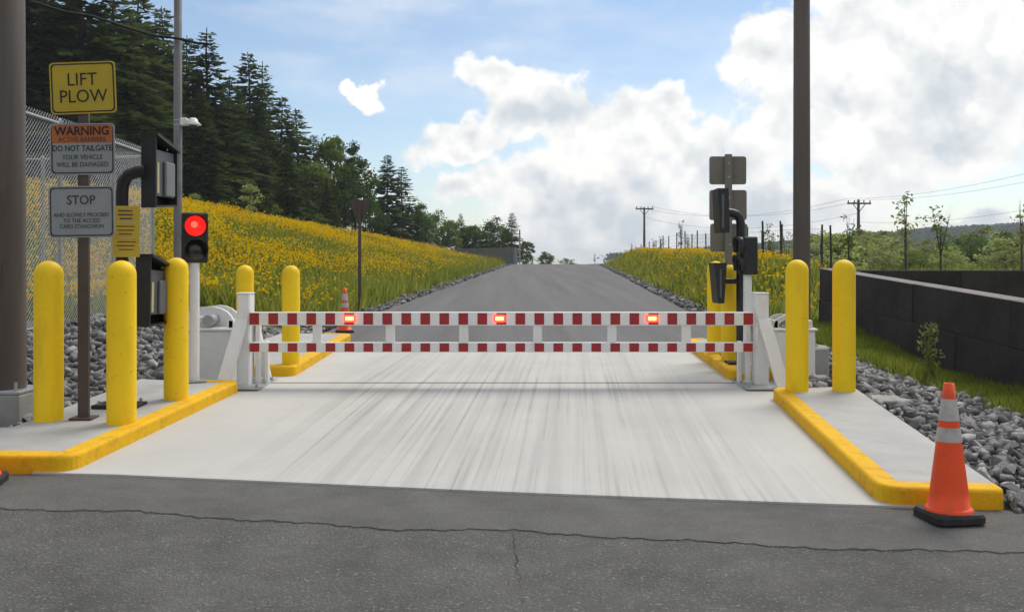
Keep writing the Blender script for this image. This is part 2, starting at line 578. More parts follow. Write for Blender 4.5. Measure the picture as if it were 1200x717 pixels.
class MB:
    """Collects shapes that become ONE mesh object."""

    def __init__(self):
        self.v, self.f, self.s, self.mi = [], [], [], []

    def add(self, verts, faces, smooth=False, mi=0, mat=None):
        o = len(self.v)
        for p in verts:
            self.v.append(tuple(mat @ Vector(p)) if mat else tuple(p))
        for fc in faces:
            self.f.append(tuple(i + o for i in fc))
            self.s.append(smooth if isinstance(smooth, bool) else smooth)
            self.mi.append(mi)
        return self

    def box(self, c, size, bev=0.0, rz=0.0, mat=None, taper=None, mi=0):
        bm = bmesh.new()
        bmesh.ops.create_cube(bm, size=1)
        for v in bm.verts:
            k = 1.0
            if taper and v.co.z > 0:
                v.co.x *= taper[0]
                v.co.y *= taper[1]
            v.co.x *= size[0]
            v.co.y *= size[1]
            v.co.z *= size[2]
        if bev:
            bmesh.ops.bevel(bm, geom=bm.edges[:], offset=bev, segments=2 if bev > 0.012 else 1, affect='EDGES', profile=0.6)
        bm.verts.index_update()
        T = Matrix.Translation(c) @ Matrix.Rotation(rz, 4, 'Z')
        if mat:
            T = mat @ T
        self.add([v.co for v in bm.verts], [[v.index for v in f.verts] for f in bm.faces], mat=T, mi=mi)
        bm.free()
        return self

    def tube(self, path, rad, n=10, caps=True, smooth=True, mat=None, mi=0):
        pts = [Vector(p) for p in path]
        k = len(pts)
        rads = rad if isinstance(rad, (list, tuple)) else [rad] * k
        verts, faces = [], []
        ref = None
        for i, p in enumerate(pts):
            t = (pts[min(i + 1, k - 1)] - pts[max(i - 1, 0)]).normalized()
            if ref is None:
                a = Vector((0, 0, 1)) if abs(t.z) < 0.9 else Vector((1, 0, 0))
                ref = (a - t * a.dot(t)).normalized()
            else:
                ref = (ref - t * ref.dot(t)).normalized()
            bi = t.cross(ref)
            for j in range(n):
                an = 2 * PI * j / n
                verts.append(p + (ref * math.cos(an) + bi * math.sin(an)) * rads[i])
        for i in range(k - 1):
            for j in range(n):
                a, b = i * n + j, i * n + (j + 1) % n
                faces.append((a, b, b + n, a + n))
        self.add(verts, faces, smooth, mi, mat)
        if caps:
            self.add(verts[:n], [tuple(range(n))[::-1]], False, mi, mat)
            self.add(verts[-n:], [tuple(range(n))], False, mi, mat)
        return self

    def lathe(self, prof, n=24, c=(0, 0, 0), smooth=True, mat=None, mi=0):
        verts, faces = [], []
        for r, z in prof:
            for j in range(n):
                an = 2 * PI * j / n
                verts.append((c[0] + r * math.cos(an), c[1] + r * math.sin(an), c[2] + z))
        for i in range(len(prof) - 1):
            for j in range(n):
                a, b = i * n + j, i * n + (j + 1) % n
                faces.append((a, b, b + n, a + n))
        return self.add(verts, faces, smooth, mi, mat)

    def prism(self, poly, axis, lo, hi, mat=None, mi=0):
        """Extrude a 2-D outline. axis 'x': poly=(y,z); 'y': poly=(x,z); 'z': poly=(x,y)."""
        def P3(a, b, h):
            return {'x': (h, a, b), 'y': (a, h, b), 'z': (a, b, h)}[axis]
        n = len(poly)
        v = [P3(a, b, lo) for a, b in poly] + [P3(a, b, hi) for a, b in poly]
        f = [tuple(range(n))[::-1], tuple(range(n, 2 * n))]
        f += [(i, (i + 1) % n, (i + 1) % n + n, i + n) for i in range(n)]
        return self.add(v, f, False, mi, mat)

    def build(self, name, mat, parent=None, world=False, fix=False):
        me = bpy.data.meshes.new(name)
        v = self.v
        if world and parent is not None:
            l = parent.location
            v = [(p[0] - l[0], p[1] - l[1], p[2] - l[2]) for p in v]
        me.from_pydata(v, [], self.f)
        me.polygons.foreach_set('use_smooth', self.s)
        mats = mat if isinstance(mat, (list, tuple)) else [mat]
        for x in mats:
            me.materials.append(M[x])
        if len(mats) > 1:
            me.polygons.foreach_set('material_index', self.mi)
        if fix:
            bm = bmesh.new()
            bm.from_mesh(me)
            bmesh.ops.recalc_face_normals(bm, faces=bm.faces)
            bm.to_mesh(me)
            bm.free()
        me.update()
        o = bpy.data.objects.new(name, me)
        COL.objects.link(o)
        if parent is not None:
            o.parent = parent
        return o


def tag(o, label=None, cat=None, group=None, kind=None):
    if label:
        o['label'] = label
    if cat:
        o['category'] = cat
    if group:
        o['group'] = group
    if kind:
        o['kind'] = kind
    return o


def thing(name, label, cat, loc=(0, 0, 0), rz=0.0, group=None):
    o = bpy.data.objects.new(name, None)
    COL.objects.link(o)
    o.empty_display_size = 0.2
    o.location = loc
    o.rotation_euler = (0, 0, rz)
    return tag(o, label, cat, group)


def copy_tree(o, parent=None):
    c = o.copy()
    COL.objects.link(c)
    c.parent = parent
    for ch in list(o.children):
        copy_tree(ch, c)
    return c


def mesh_from_arrays(name, verts, faces, mats, mi=None, parent=None, smooth=False):
    """verts (n,3) float array, faces (m,k) int array with k=3 or 4."""
    me = bpy.data.meshes.new(name)
    nv, (nf, k) = len(verts), faces.shape
    me.vertices.add(nv)
    me.vertices.foreach_set('co', np.asarray(verts, dtype=np.float32).ravel())
    me.loops.add(nf * k)
    me.loops.foreach_set('vertex_index', faces.astype(np.int32).ravel())
    me.polygons.add(nf)
    me.polygons.foreach_set('loop_start', np.arange(0, nf * k, k, dtype=np.int32))
    me.polygons.foreach_set('loop_total', np.full(nf, k, dtype=np.int32))
    if smooth:
        me.polygons.foreach_set('use_smooth', np.ones(nf, dtype=bool))
    for x in mats:
        me.materials.append(M[x])
    if mi is not None:
        me.polygons.foreach_set('material_index', np.asarray(mi, dtype=np.int32))
    me.update(calc_edges=True)
    o = bpy.data.objects.new(name, me)
    COL.objects.link(o)
    if parent is not None:
        o.parent = parent
    return o


def text_mesh(body, size, mat, parent, loc, rot, align='CENTER', bold=0.0, sx=1.0, name='lettering'):
    cu = bpy.data.curves.new('lettering_curve', 'FONT')
    cu.body = body
    cu.size = size
    cu.align_x = align
    cu.align_y = 'CENTER'
    cu.offset = bold
    cu.extrude = 0.0006
    cu.resolution_u = 3
    o = bpy.data.objects.new('lettering_curve', cu)
    COL.objects.link(o)
    dg = bpy.context.evaluated_depsgraph_get()
    me = bpy.data.meshes.new_from_object(o.evaluated_get(dg))
    bpy.data.objects.remove(o)
    bpy.data.curves.remove(cu)
    me.materials.clear()
    me.materials.append(M[mat])
    t = bpy.data.objects.new(name, me)
    COL.objects.link(t)
    t.parent = parent
    t.location = loc
    t.rotation_euler = rot
    t.scale = (sx, 1, 1)
    return t


def sst(a, b, x):
    t = np.clip((x - a) / (b - a), 0, 1)
    return t * t * (3 - 2 * t)


def wob(x, y, s=1.0):
    """Smooth pseudo-noise, about -1..1."""
    return (np.sin(1.3 * x / s + 0.7) * np.cos(1.7 * y / s + 0.2) + 0.6 * np.sin(2.9 * x / s - 1.1 * y / s + 2.0)
            + 0.4 * np.cos(4.7 * y / s + 2.3 * x / s)) / 1.6


# ------------------------------------------------------------------ the lie of the land
CREST = 73.0


def lane(y):                      # centre of the lane; it runs a little to the right
    return -0.12 + 0.052 * (y - 9.0)


def road_z(y):
    y = np.asarray(y, dtype=float)
    z = np.where(y < 9.84, 0.041 * np.maximum(y, -14), 0.4034 + 0.019 * (y - 9.84))
    ycl = np.clip(y - CREST, 0, 90)
    return np.where(y > CREST, 0.4034 + 0.019 * (CREST - 9.84) - 0.022 * ycl, z)


def rz1(y):
    return float(road_z(y))


def land(x, y):
    x = np.asarray(x, dtype=float)
    y = np.asarray(y, dtype=float)
    z = road_z(y)
    u = x - lane(np.minimum(y, 140))
    Lf = -u
    gl = sst(15, 25, y)
    hl = np.clip(3.2 - 0.0255 * y, 0.9, 2.7)
    z = z + gl * (hl * sst(3.9, 12.5, Lf) + 0.11 * np.clip(Lf - 13, 0, 70))
    z = z + (1 - gl) * 0.38 * sst(3.9, 5.6, Lf) * sst(6.5, 9.5, y)
    gr = sst(17, 24, y) * (1 - sst(62, 80, y))
    z = z + gr * (0.95 * sst(3.7, 5.4, u) * (1 - sst(5.6, 8.2, u)) - 0.25 * sst(7, 10, u))
    z = z - (1 - sst(11, 16, y)) * 0.25 * sst(3.3, 5.2, u) * sst(3, 6, y)
    z = z + 0.07 * wob(x, y, 1.7) * sst(3.8, 6, np.abs(u)) * sst(8, 18, y)
    return z


def land1(x, y):
    return float(land(x, y))


def build_ground():
    xs = np.concatenate([-np.geomspace(2500, 40, 22), np.linspace(-38, -12, 27), np.linspace(-11.6, 11.6, 78),
                         np.linspace(12, 38, 27), np.geomspace(40, 2500, 22)])
    ys = np.concatenate([-np.geomspace(900, 16, 10), np.linspace(-14, 4, 10), np.linspace(4.5, 26, 66),
                         np.linspace(26.8, 90, 80), np.linspace(93, 170, 20), np.geomspace(178, 2600, 24)])
    X, Y = np.meshgrid(xs, ys)
    Z = land(X, Y)
    u = X - lane(np.minimum(Y, 140))
    Z = Z - 0.045 * (np.abs(u) < 3.6)
    gravel = np.where(np.abs(u) < 4.3, 1.0, 0.0)
    gravel = np.where((Y < 15.5) & (u < 0), 1.0, gravel)
    gravel = np.where((Y < 15.5) & (u > 0) & (X < 4.35 + 0.10 * (14 - Y)), 1.0, gravel)
    gravel = np.where((Y < 15.5) & (u > 0) & (X >= 4.35 + 0.10 * (14 - Y)), 0.0, gravel)
    gravel = np.where(Y < 4, 0.6, gravel)
    ny, nx = X.shape
    idx = np.arange(nx * ny).reshape(ny, nx)
    F = np.stack([idx[:-1, :-1], idx[:-1, 1:], idx[1:, 1:], idx[1:, :-1]], -1).reshape(-1, 4)
    o = mesh_from_arrays('ground', np.stack([X, Y, Z], -1).reshape(-1, 3), F, ['ground'], smooth=True)
    a = o.data.attributes.new('gravel', 'FLOAT', 'POINT')
    a.data.foreach_set('value', gravel.astype(np.float32).ravel())
    tag(o, 'grassy and stony ground rising to a bank on the left', 'ground', kind='structure')
    return o


GROUND = build_ground()


def px(x, d):
    return (x - 600.0) * d / FPX


def pz(y, d):
    return EYE - (y - HOR) * d / FPX


# ------------------------------------------------------------------ street, pad, road
def interp(pts, x):
    return float(np.interp(x, [p[0] for p in pts], [p[1] for p in pts]))


SEAM = [(-40, 9.2), (-3.1, 5.58), (-2.89, 5.54), (-2.1, 5.45), (-1.38, 5.29), (-0.67, 5.17), (0, 5.12), (0.75, 4.96), (1.85, 4.82), (2.5, 4.79), (40, 3.2)]
EDGE = [(-40, 6.4), (-2.81, 6.27), (0, 5.81), (2.09, 5.53), (2.8, 5.46), (40, 3.6)]


def strip_sheet(name, xs, front, back, dz, mat, rows=4, label=None, lip=False, parent=None, kind='structure', zf=road_z):
    v, f = [], []
    n = rows + 1
    for x in xs:
        a, b = front(x), back(x)
        for k in range(n):
            y = a + (b - a) * k / rows
            v.append((x, y, float(zf(y)) + dz))
    nx = len(xs)
    for i in range(nx - 1):
        for k in range(rows):
            a = i * n + k
            f.append((a, a + n, a + n + 1, a + 1))
    if lip:
        o = len(v)
        for x in xs:
            y = front(x)
            v.append((x, y - 0.006, float(zf(y)) - 0.02))
        for i in range(nx - 1):
            f.append((o + i, o + i + 1, (i + 1) * n, i * n))
    mb = MB().add(v, f)
    ob = mb.build(name, mat, parent)
    if parent is None:
        tag(ob, label, name.replace('_', ' '), kind=kind)
    return ob


def jag(x, a=0.012, ph=0.0):
    return a * (math.sin(x * 23 + ph) + 0.7 * math.sin(x * 57 + 1 + ph) + 0.5 * math.sin(x * 131 + ph) + 1.6 * math.sin(x * 6.1 + 2 + ph)) * 0.5


fine_x = sorted(set([-40, -30, -20, -12, -8, -6] + [round(-5 + 0.03 * i, 3) for i in range(334)] + [6, 8, 12, 20, 30, 40]))
street = strip_sheet('street', [-40, -20, -8, -4, -2, 0, 2, 4, 8, 20, 40], lambda x: -14.0, lambda x: interp(EDGE, x) - 0.02 if x < 0 else interp(EDGE, x) - 0.02,
                     0.0, 'asphalt', 14, 'worn dark grey asphalt street crossing the foreground')
strip = strip_sheet('street_edge_strip', fine_x, lambda x: interp(SEAM, x) + jag(x, 0.020) + 0.012 * math.sin(x * 2.7), lambda x: interp(EDGE, x) + jag(x, 0.004, 3), 0.006, 'asphalt_strip', 3,
                    'smoother asphalt strip between the street and the concrete pad', lip=True)


def crack(path, w, parent, seed):
    rr = random.Random(seed)
    v, f = [], []
    for i, (x, y) in enumerate(path):
        a = path[max(i - 1, 0)]
        b = path[min(i + 1, len(path) - 1)]
        t = Vector((b[0] - a[0], b[1] - a[1])).normalized()
        nn = Vector((-t.y, t.x))
        ww = w * max(0.0, rr.uniform(-0.3, 1.3) + 0.5 * math.sin(i * 0.31 + seed))
        for s in (-1, 1):
            q = Vector((x, y)) + nn * ww * s
            v.append((q.x, q.y, rz1(q.y) + 0.004))
    for i in range(len(path) - 1):
        f.append((2 * i, 2 * i + 2, 2 * i + 3, 2 * i + 1))
    return MB().add(v, f).build('crack', 'crack', parent)


seam_x = [round(-4.5 + 0.04 * i, 3) for i in range(226)]
crack([(x, interp(SEAM, x) + jag(x, 0.020) + 0.012 * math.sin(x * 2.7) - 0.010) for x in seam_x], 0.0018, street, 3)
rr = random.Random(11)
crack([(0.0 + 0.05 * (5.1 - y) + rr.uniform(-.012, .012), y) for y in np.linspace(5.1, 3.2, 40)], 0.002, street, 5)


def pad_left(y):
    return -2.81 + 0.077 * (y - 6.28) if y < 9.6 else -2.36 + 0.0 * (y - 10.3)


def pad_right(y):
    return 2.09 + 0.077 * (y - 5.57)


# near slab, a grid in lane coordinates; far slab behind the joint


def slab(name, y_front, y_back, dz, mat, wl, wr, parent=None, drop=0.25, nx=10, ny=10):
    """y_front / y_back: functions of x; wl / wr: left and right limits as functions of y."""
    mb = MB()
    v, f = [], []
    for i in range(nx + 1):
        for k in range(ny + 1):
            s, t = i / nx, k / ny
            yy = 7.5
            for _ in range(4):
                x = wl(yy) + (wr(yy) - wl(yy)) * s
                yy = y_front(x) + (y_back(x) - y_front(x)) * t
            v.append((x, yy, rz1(yy) + dz))
    n = ny + 1
    for i in range(nx):
        for k in range(ny):
            a = i * n + k
            f.append((a, a + n, a + n + 1, a + 1))
    mb.add(v, f)
    # skirts
    edge = [i * n for i in range(nx + 1)] + [nx * n + k for k in range(1, ny + 1)] + [i * n + ny for i in range(nx - 1, -1, -1)] + [k for k in range(ny - 1, 0, -1)]
    e = len(edge)
    sv_ = [v[i] for i in edge] + [(v[i][0], v[i][1], v[i][2] - drop) for i in edge]
    mb.add(sv_, [(i, i + e, (i + 1) % e + e, (i + 1) % e) for i in range(e)])
    return mb.build(name, mat, parent)


JOINT = 9.80
near_slab = slab('concrete_pad', lambda x: interp(EDGE, x) - 0.004, lambda x: JOINT - 0.012, 0.018, 'pad_concrete', lambda y: pad_left(min(y, 9.5)) - 0.25, lambda y: pad_right(y) + 0.25)
tag(near_slab, 'pale concrete pad with dark tyre streaks before the barrier', 'concrete pad', kind='structure')
far_slab = slab('concrete_pad', lambda x: JOINT + 0.012, lambda x: 13.0, 0.014, 'pad_concrete', lambda y: -3.4, lambda y: 3.2)
tag(far_slab, 'pale concrete pad behind the red and white barrier', 'concrete pad', kind='structure')
jb = MB()
jb.box((-0.1, JOINT, rz1(JOINT) - 0.004), (5.5, 0.022, 0.05))
jo = jb.build('joint_filler', 'crack', near_slab)

ys = np.concatenate([np.linspace(12.99, CREST - 6, 40), np.linspace(CREST - 5, CREST + 40, 30)])
v, f = [], []
for y in ys:
    for k in range(9):
        u = -3.2 + 6.4 * k / 8
        v.append((lane(y) + u, y, rz1(y) + 0.010 + 0.03 * (1 - (u / 3.2) ** 2)))
for i in range(len(ys) - 1):
    for k in range(8):
        a = i * 9 + k
        f.append((a, a + 1, a + 10, a + 9))
road = MB().add(v, f, True).build('road', 'asphalt_road')
tag(road, 'grey asphalt road climbing to a crest beyond the barrier', 'road', kind='structure')


# ------------------------------------------------------------------ raised islands with yellow kerbs
def round_path(pts, rads, n=5):
    out = []
    k = len(pts)
    for i, p in enumerate(pts):
        r = rads[i]
        if r <= 0 or i == 0 or i == k - 1:
            out.append(Vector(p))
            continue
        p = Vector(p)
        a = (Vector(pts[i - 1]) - p).normalized()
        b = (Vector(pts[i + 1]) - p).normalized()
        p0, p1 = p + a * r, p + b * r
        for j in range(n + 1):
            t = j / n
            out.append((1 - t) ** 2 * p0 + 2 * t * (1 - t) * p + t * t * p1)
    return out


def island(label, kerb_pts, rads, outer, inside, h=0.12, kw=0.135):
    """kerb_pts: the kerb's face line, outer: the unkerbed side (points from kerb end back to kerb start)."""
    path = round_path(kerb_pts, rads)
    # densify
    dense = []
    for a, b in zip(path[:-1], path[1:]):
        n = max(1, int((b - a).length / 0.25))
        dense += [a + (b - a) * i / n for i in range(n)]
    dense.append(path[-1])
    k = len(dense)
    nor = []
    for i, p in enumerate(dense):
        t = (dense[min(i + 1, k - 1)] - dense[max(i - 1, 0)]).normalized()
        nn = Vector((-t.y, t.x))
        if nn.dot(Vector(inside) - p) < 0:
            nn = -nn
        nor.append(nn)
    prof = [(0.0, -0.12), (0.004, h - 0.024), (0.008, h - 0.011), (0.017, h - 0.003), (0.028, h), (kw, h), (kw, -0.12)]
    v, f = [], []
    m_ = len(prof)
    for p, nn in zip(dense, nor):
        for o, z in prof:
            q = p + nn * o
            v.append((q.x, q.y, rz1(q.y) + z))
    for i in range(k - 1):
        for j in range(m_ - 1):
            a = i * m_ + j
            f.append((a, a + m_, a + m_ + 1, a + 1))
    f.append(tuple(range(m_)))
    f.append(tuple((k - 1) * m_ + j for j in range(m_))[::-1])
    inner = [p + nn * (kw - 0.004) for p, nn in zip(dense, nor)] + [Vector(p) for p in outer]
    root = MB()
    n = len(inner)
    top = [(p.x, p.y, rz1(p.y) + h - 0.004) for p in inner]
    root.add(top + [(a, b, c - 0.5) for a, b, c in top], [tuple(range(n))] + [(i, (i + 1) % n, (i + 1) % n + n, i + n) for i in range(n)])
    o = root.build('pavement_island', 'island_concrete', fix=True)
    tag(o, label, 'pavement', kind='structure')
    kb = MB().add(v, f)
    for i in range(len(kb.s)):
        kb.s[i] = (i % (m_ - 1)) in (1, 2, 3) if i < (k - 1) * (m_ - 1) else False
    kb.build('kerb', 'kerb_paint', o, fix=True)
    return o


island('raised concrete island with yellow kerb at the left of the near pad',
       [(-4.6, 6.34), (-2.81, 6.27), (-2.575, 9.32), (-2.95, 9.40)], [0, 0.14, 0.10, 0], [(-3.56, 9.42), (-3.66, 7.2), (-4.6, 6.9)], (-3.3, 8.0))
island('raised concrete island with yellow kerb at the right of the near pad',
       [(2.745, 5.48), (2.075, 5.54), (2.36, 8.93), (2.62, 9.02)], [0, 0.17, 0.10, 0], [(3.12, 9.0), (2.755, 5.56)], (2.7, 7.5))
island('raised concrete island with yellow kerb beyond the barrier at left',
       [(-3.4, 10.36), (-2.28, 10.30), (-2.31, 14.2), (-2.7, 14.3)], [0, 0.12, 0.15, 0], [(-3.35, 14.3)], (-2.9, 12.0))
island('raised concrete island with yellow kerb beyond the barrier at right',
       [(3.05, 10.05), (2.21, 10.02), (2.36, 13.4), (2.6, 13.5)], [0, 0.14, 0.1, 0], [(3.15, 13.5)], (2.7, 12.0))
# bare slab end peeping out behind the right island
tag(MB().box((3.28, 8.85, rz1(8.85) - 0.02), (0.5, 0.42, 0.12), 0.01).build('concrete_footing_slab', 'footing_concrete'),
    'low grey concrete slab end beside the right island', 'slab', kind='structure')


# ------------------------------------------------------------------ bollards
def bollard_mesh(r, h):
    prof = [(r * 1.02, -0.03), (r * 1.0, 0.01), (r, h - r)]
    for i in range(1, 9):
        a = PI / 2 * i / 8
        prof.append((max(r * math.cos(a), 0.001), h - r + r * math.sin(a)))
    return MB().lathe(prof, 28)


H_ISL = 0.115
bollards = [
    (57, 7.46, 0.106, 1.207, 'thick yellow round-topped bollard leftmost, at the outer edge of the left island'),
    (142.5, 7.34, 0.106, 1.215, 'thick yellow bollard hiding the foot of the black card reader stand'),
    (206.5, 8.34, 0.101, 1.203, 'yellow bollard beside the post of the red signal light'),
    (934, 8.77, 0.100, 1.17, 'yellow bollard in front of the tall right utility pole, nearer the lane'),
    (989, 8.77, 0.100, 1.17, 'rightmost yellow bollard, in front of the dark block wall'),
    (287, 10.75, 0.094, 1.06, 'yellow bollard half hidden behind the left barrier upright'),
    (341, 10.55, 0.095, 1.06, 'yellow bollard seen through the barrier rails on the left'),
    (855.5, 10.85, 0.099, 1.06, 'yellow bollard behind the right end of the barrier, below the grey sign backs'),
    (838.5, 11.6, 0.099, 1.09, 'yellow bollard behind a black tapered card reader at the barrier right end'),
]
for bx, d, r, h, lab in bollards:
    o = bollard_mesh(r, h).build('bollard', 'yellow_paint')
    o.location = (px(bx, d), d, rz1(d) + H_ISL)
    tag(o, lab, 'bollard', 'yellow bollards on the islands')


# ------------------------------------------------------------------ barrier gate
BD = 9.62
bz = rz1(BD) + 0.016
XL, XR = px(294.5, BD), px(882, BD)
gate = thing('barrier_gate', 'red and white striped double-rail vehicle barrier across the lane', 'barrier', ((XL + XR) / 2, BD, bz))


def P(name, mb, mat, par=None, **k):
    return mb.build(name, mat, par, world=True, **k)


zt0, zt1 = pz(381, BD), pz(365.5, BD)
zl0, zl1 = pz(412.2, BD), pz(401, BD)
xm = (XL + XR) / 2
rail_u = P('rail', MB().box((xm, BD, (zt0 + zt1) / 2), (XR - XL, 0.10, zt1 - zt0), 0.006), 'white_paint', gate)
rail_l = P('rail', MB().box((xm, BD, (zl0 + zl1) / 2), (XR - XL, 0.08, zl1 - zl0), 0.005), 'white_paint', gate)
for sx_ in (372, 457.5, 543.5, 630, 717, 804):
    P('spacer', MB().box((px(sx_, BD), BD, (zt0 + zl1) / 2), (0.086, 0.05, zt0 - zl1 + 0.01), 0.004), 'white_paint', gate)
w = 11.2 / FPX * BD
su = MB().box((0, 0, 0), (w, 0.004, zt1 - zt0 - 0.018)).build('reflector_square', 'red_sheeting', gate)
sl = MB().box((0, 0, 0), (w, 0.004, zl1 - zl0 - 0.012)).build('reflector_square', 'red_sheeting', gate)
first = True
for i in range(27):
    x = px(299.5 + i * (875.5 - 299.5) / 26, BD) - gate.location.x
    for src, zz, dp in ((su, (zt0 + zt1) / 2, 0.10), (sl, (zl0 + zl1) / 2, 0.08)):
        o = src if i == 0 else src.copy()
        if i:
            COL.objects.link(o)
        o.location = (x, -dp / 2 - 0.0015, zz - bz)
for lx in (411, 585.5, 763):
    b_ = P('warning_light', MB().box((px(lx, BD), BD - 0.062, (zt0 + zt1) / 2 + 0.004), (0.115, 0.022, 0.072), 0.01), 'lamp_red', gate)
    P('light_bar', MB().box((px(lx, BD), BD - 0.076, (zt0 + zt1) / 2 + 0.004), (0.075, 0.012, 0.032), 0.005), 'lamp_core', b_)


def stanchion(side):
    """Upright with a sloping front brace, a rear brace and a slotted foot."""
    x0 = px(289, 9.75) if side < 0 else px(890, 9.75)
    zt = pz(344, 9.7)
    g0 = rz1(9.7) + 0.014
    st = P('stanchion', MB().box((x0, 9.72, (g0 + zt) / 2), (0.125, 0.20, zt - g0), 0.012), 'white_paint', gate)
    # front brace: a box-section leg leaning toward the camera and away from the lane
    ft = Vector((x0 + side * 0.135, 9.36, rz1(9.36) + 0.016))
    hd = Vector((x0 + side * 0.008, 9.62, pz(374, 9.62)))

    def leg(a, b, wx, wy):
        v = []
        for p in (a, b):
            for sx1, sy1 in ((-1, -1), (1, -1), (1, 1), (-1, 1)):
                v.append((p.x + sx1 * wx / 2, p.y + sy1 * wy / 2, p.z))
        return MB().add(v, [(3, 2, 1, 0), (4, 5, 6, 7)] + [(i, (i + 1) % 4, (i + 1) % 4 + 4, i + 4) for i in range(4)])
    P('front_brace', leg(ft, hd, 0.122, 0.06), 'white_paint', st).location = Vector((0, 0, 0)) - Vector((0, 0, 0))
    rf = Vector((x0 - side * 0.13, 10.08, rz1(10.08) + 0.016))
    rh = Vector((x0 - side * 0.05, 9.83, pz(372, 9.8)))
    P('rear_brace', leg(rf, rh, 0.075, 0.06), 'white_paint', st)
    xg = x0 - side * 0.105
    P('guide_post', MB().box((xg, 9.80, (g0 + pz(366, 9.8)) / 2), (0.045, 0.08, pz(366, 9.8) - g0), 0.006), 'white_paint', st)
    P('guide_post', MB().box((xg - side * 0.07, 9.86, (g0 + pz(400, 9.8)) / 2), (0.04, 0.06, pz(400, 9.8) - g0), 0.006), 'white_paint', st)
    pl = P('base_plate', MB().box((x0 - side * 0.02, 9.70, g0 + 0.006), (0.42, 0.78, 0.014), 0.003), 'galvanised', st)
    for bx_, by_ in ((-.17, -.3), (.17, -.3), (-.17, .3), (.17, .3), (-.17, 0), (.17, 0)):
        P('bolt', MB().lathe([(0.001, 0.03), (0.012, 0.03), (0.012, 0.0)], 6, (x0 - side * 0.02 + bx_, 9.7 + by_, g0 + 0.012), smooth=False), 'galvanised', st)
    P('cap', MB().box((x0, 9.72, zt + 0.004), (0.135, 0.21, 0.012), 0.004), 'white_paint', st)
    return st


# sub-parts are built in world space while their parent part sits at the thing's origin: the shared offset is the thing's location


def P(name, mb, mat, par=None, **k):
    l = Vector((0, 0, 0))
    q = par
    while q is not None:
        l += q.location
        q = q.parent
    mb.v = [(p[0] - l.x, p[1] - l.y, p[2] - l.z) for p in mb.v]
    return mb.build(name, mat, par, **k)


stanchion(-1)
stanchion(1)
for o in gate.children_recursive:
    if o.name.startswith('light_bar'):
        o.data.transform(Matrix.Translation(-gate.location))


# ------------------------------------------------------------------ barrier drive cabinets
def drive_cabinet(side, label):
    """White plinth cabinet carrying two arched hinge cheeks, a pivot drum and a push arm."""
    d0 = 10.15
    xi = px(278 if side < 0 else 903, d0)
    wc = 0.62 if side < 0 else 0.40
    xo = xi + side * wc
    xc = (xi + xo) / 2
    g = rz1(d0)
    t = thing('barrier_drive_cabinet', label, 'cabinet', (xc, d0, g))
    zc = pz(388, 9.9)
    P('cabinet', MB().box((xc, d0, (g + zc) / 2), (wc, 0.42, zc - g), 0.012), 'white_paint', t)
    P('cabinet_lid', MB().box((xc, d0, zc + 0.012), (wc + 0.04, 0.46, 0.024), 0.006), 'white_paint', t)
    arch = []
    for i in range(11):
        a = PI * i / 10
        arch.append((xc + 0.14 * wc * -side + 0.37 * wc * math.cos(a), zc + 0.06 + (0.19 if side < 0 else 0.10) * math.sin(a)))
    arch = [(xc + wc * 0.46, zc + 0.024), (xc + wc * 0.46, zc + 0.08)] + arch + [(xc - wc * 0.46, zc + 0.08), (xc - wc * 0.46, zc + 0.024)]
    # inner cut-out gives each cheek the look of an arched rib
    P('hinge_cheek', MB().prism(arch, 'y', d0 + 0.10, d0 + 0.14), 'cream_paint' if side > 0 else 'white_paint', t, fix=True)
    rib_o, rib_i = [], []
    cx = xc - 0.08 * wc * side
    for i in range(13):
        a = PI * i / 12
        rib_o.append((cx + 0.435 * wc * math.cos(a), zc + 0.03 + (0.215 if side < 0 else 0.13) * math.sin(a) ** 0.8))
        rib_i.append((cx + 0.32 * wc * math.cos(a), zc + 0.03 + (0.150 if side < 0 else 0.08) * math.sin(a) ** 0.8))
    v_, f_ = [], []
    for y_ in (d0 - 0.15, d0 - 0.10):
        v_ += [(a, y_, b) for a, b in rib_o] + [(a, y_, b) for a, b in rib_i]
    n = 13
    for i in range(n - 1):
        f_ += [(i, i + 1, i + 1 + n, i + n), (2 * n + i, 3 * n + i, 3 * n + i + 1, 2 * n + i + 1),
               (i, 2 * n + i, 2 * n + i + 1, i + 1), (n + i, n + i + 1, 3 * n + i + 1, 3 * n + i)]
    P('hinge_rib', MB().add(v_, f_), 'cream_paint' if side > 0 else 'white_paint', t, fix=True)
    P('pivot_drum', MB().tube([(cx, d0 - 0.16, zc + 0.10), (cx, d0 + 0.16, zc + 0.10)], 0.055, 14), 'galvanised', t)
    P('push_arm', MB().box((cx + side * 0.27 * wc, d0, zc + 0.10), (0.55 * wc, 0.06, 0.07), 0.008), 'cream_paint' if side > 0 else 'white_paint', t)
    P('shock_block', MB().box((cx + side * 0.38 * wc, d0 - 0.06, zc + 0.062), (0.13, 0.22, 0.09), 0.01), 'cream_paint', t)
    P('bracket', MB().box((cx - side * 0.38 * wc, d0 - 0.02, zc + 0.06), (0.05, 0.26, 0.09), 0.006), 'cream_paint', t)
    for k in (-1, 1):
        P('bolt', MB().tube([(cx + k * 0.19 * wc, d0 - 0.155, zc + 0.05), (cx + k * 0.19 * wc, d0 - 0.135, zc + 0.05)], 0.016, 6), 'galvanised', t)
    return t


drive_cabinet(-1, 'white barrier drive cabinet with arched hinge at the left end of the barrier')
drive_cabinet(1, 'white barrier drive cabinet with cream hinge half hidden behind the right bollard')


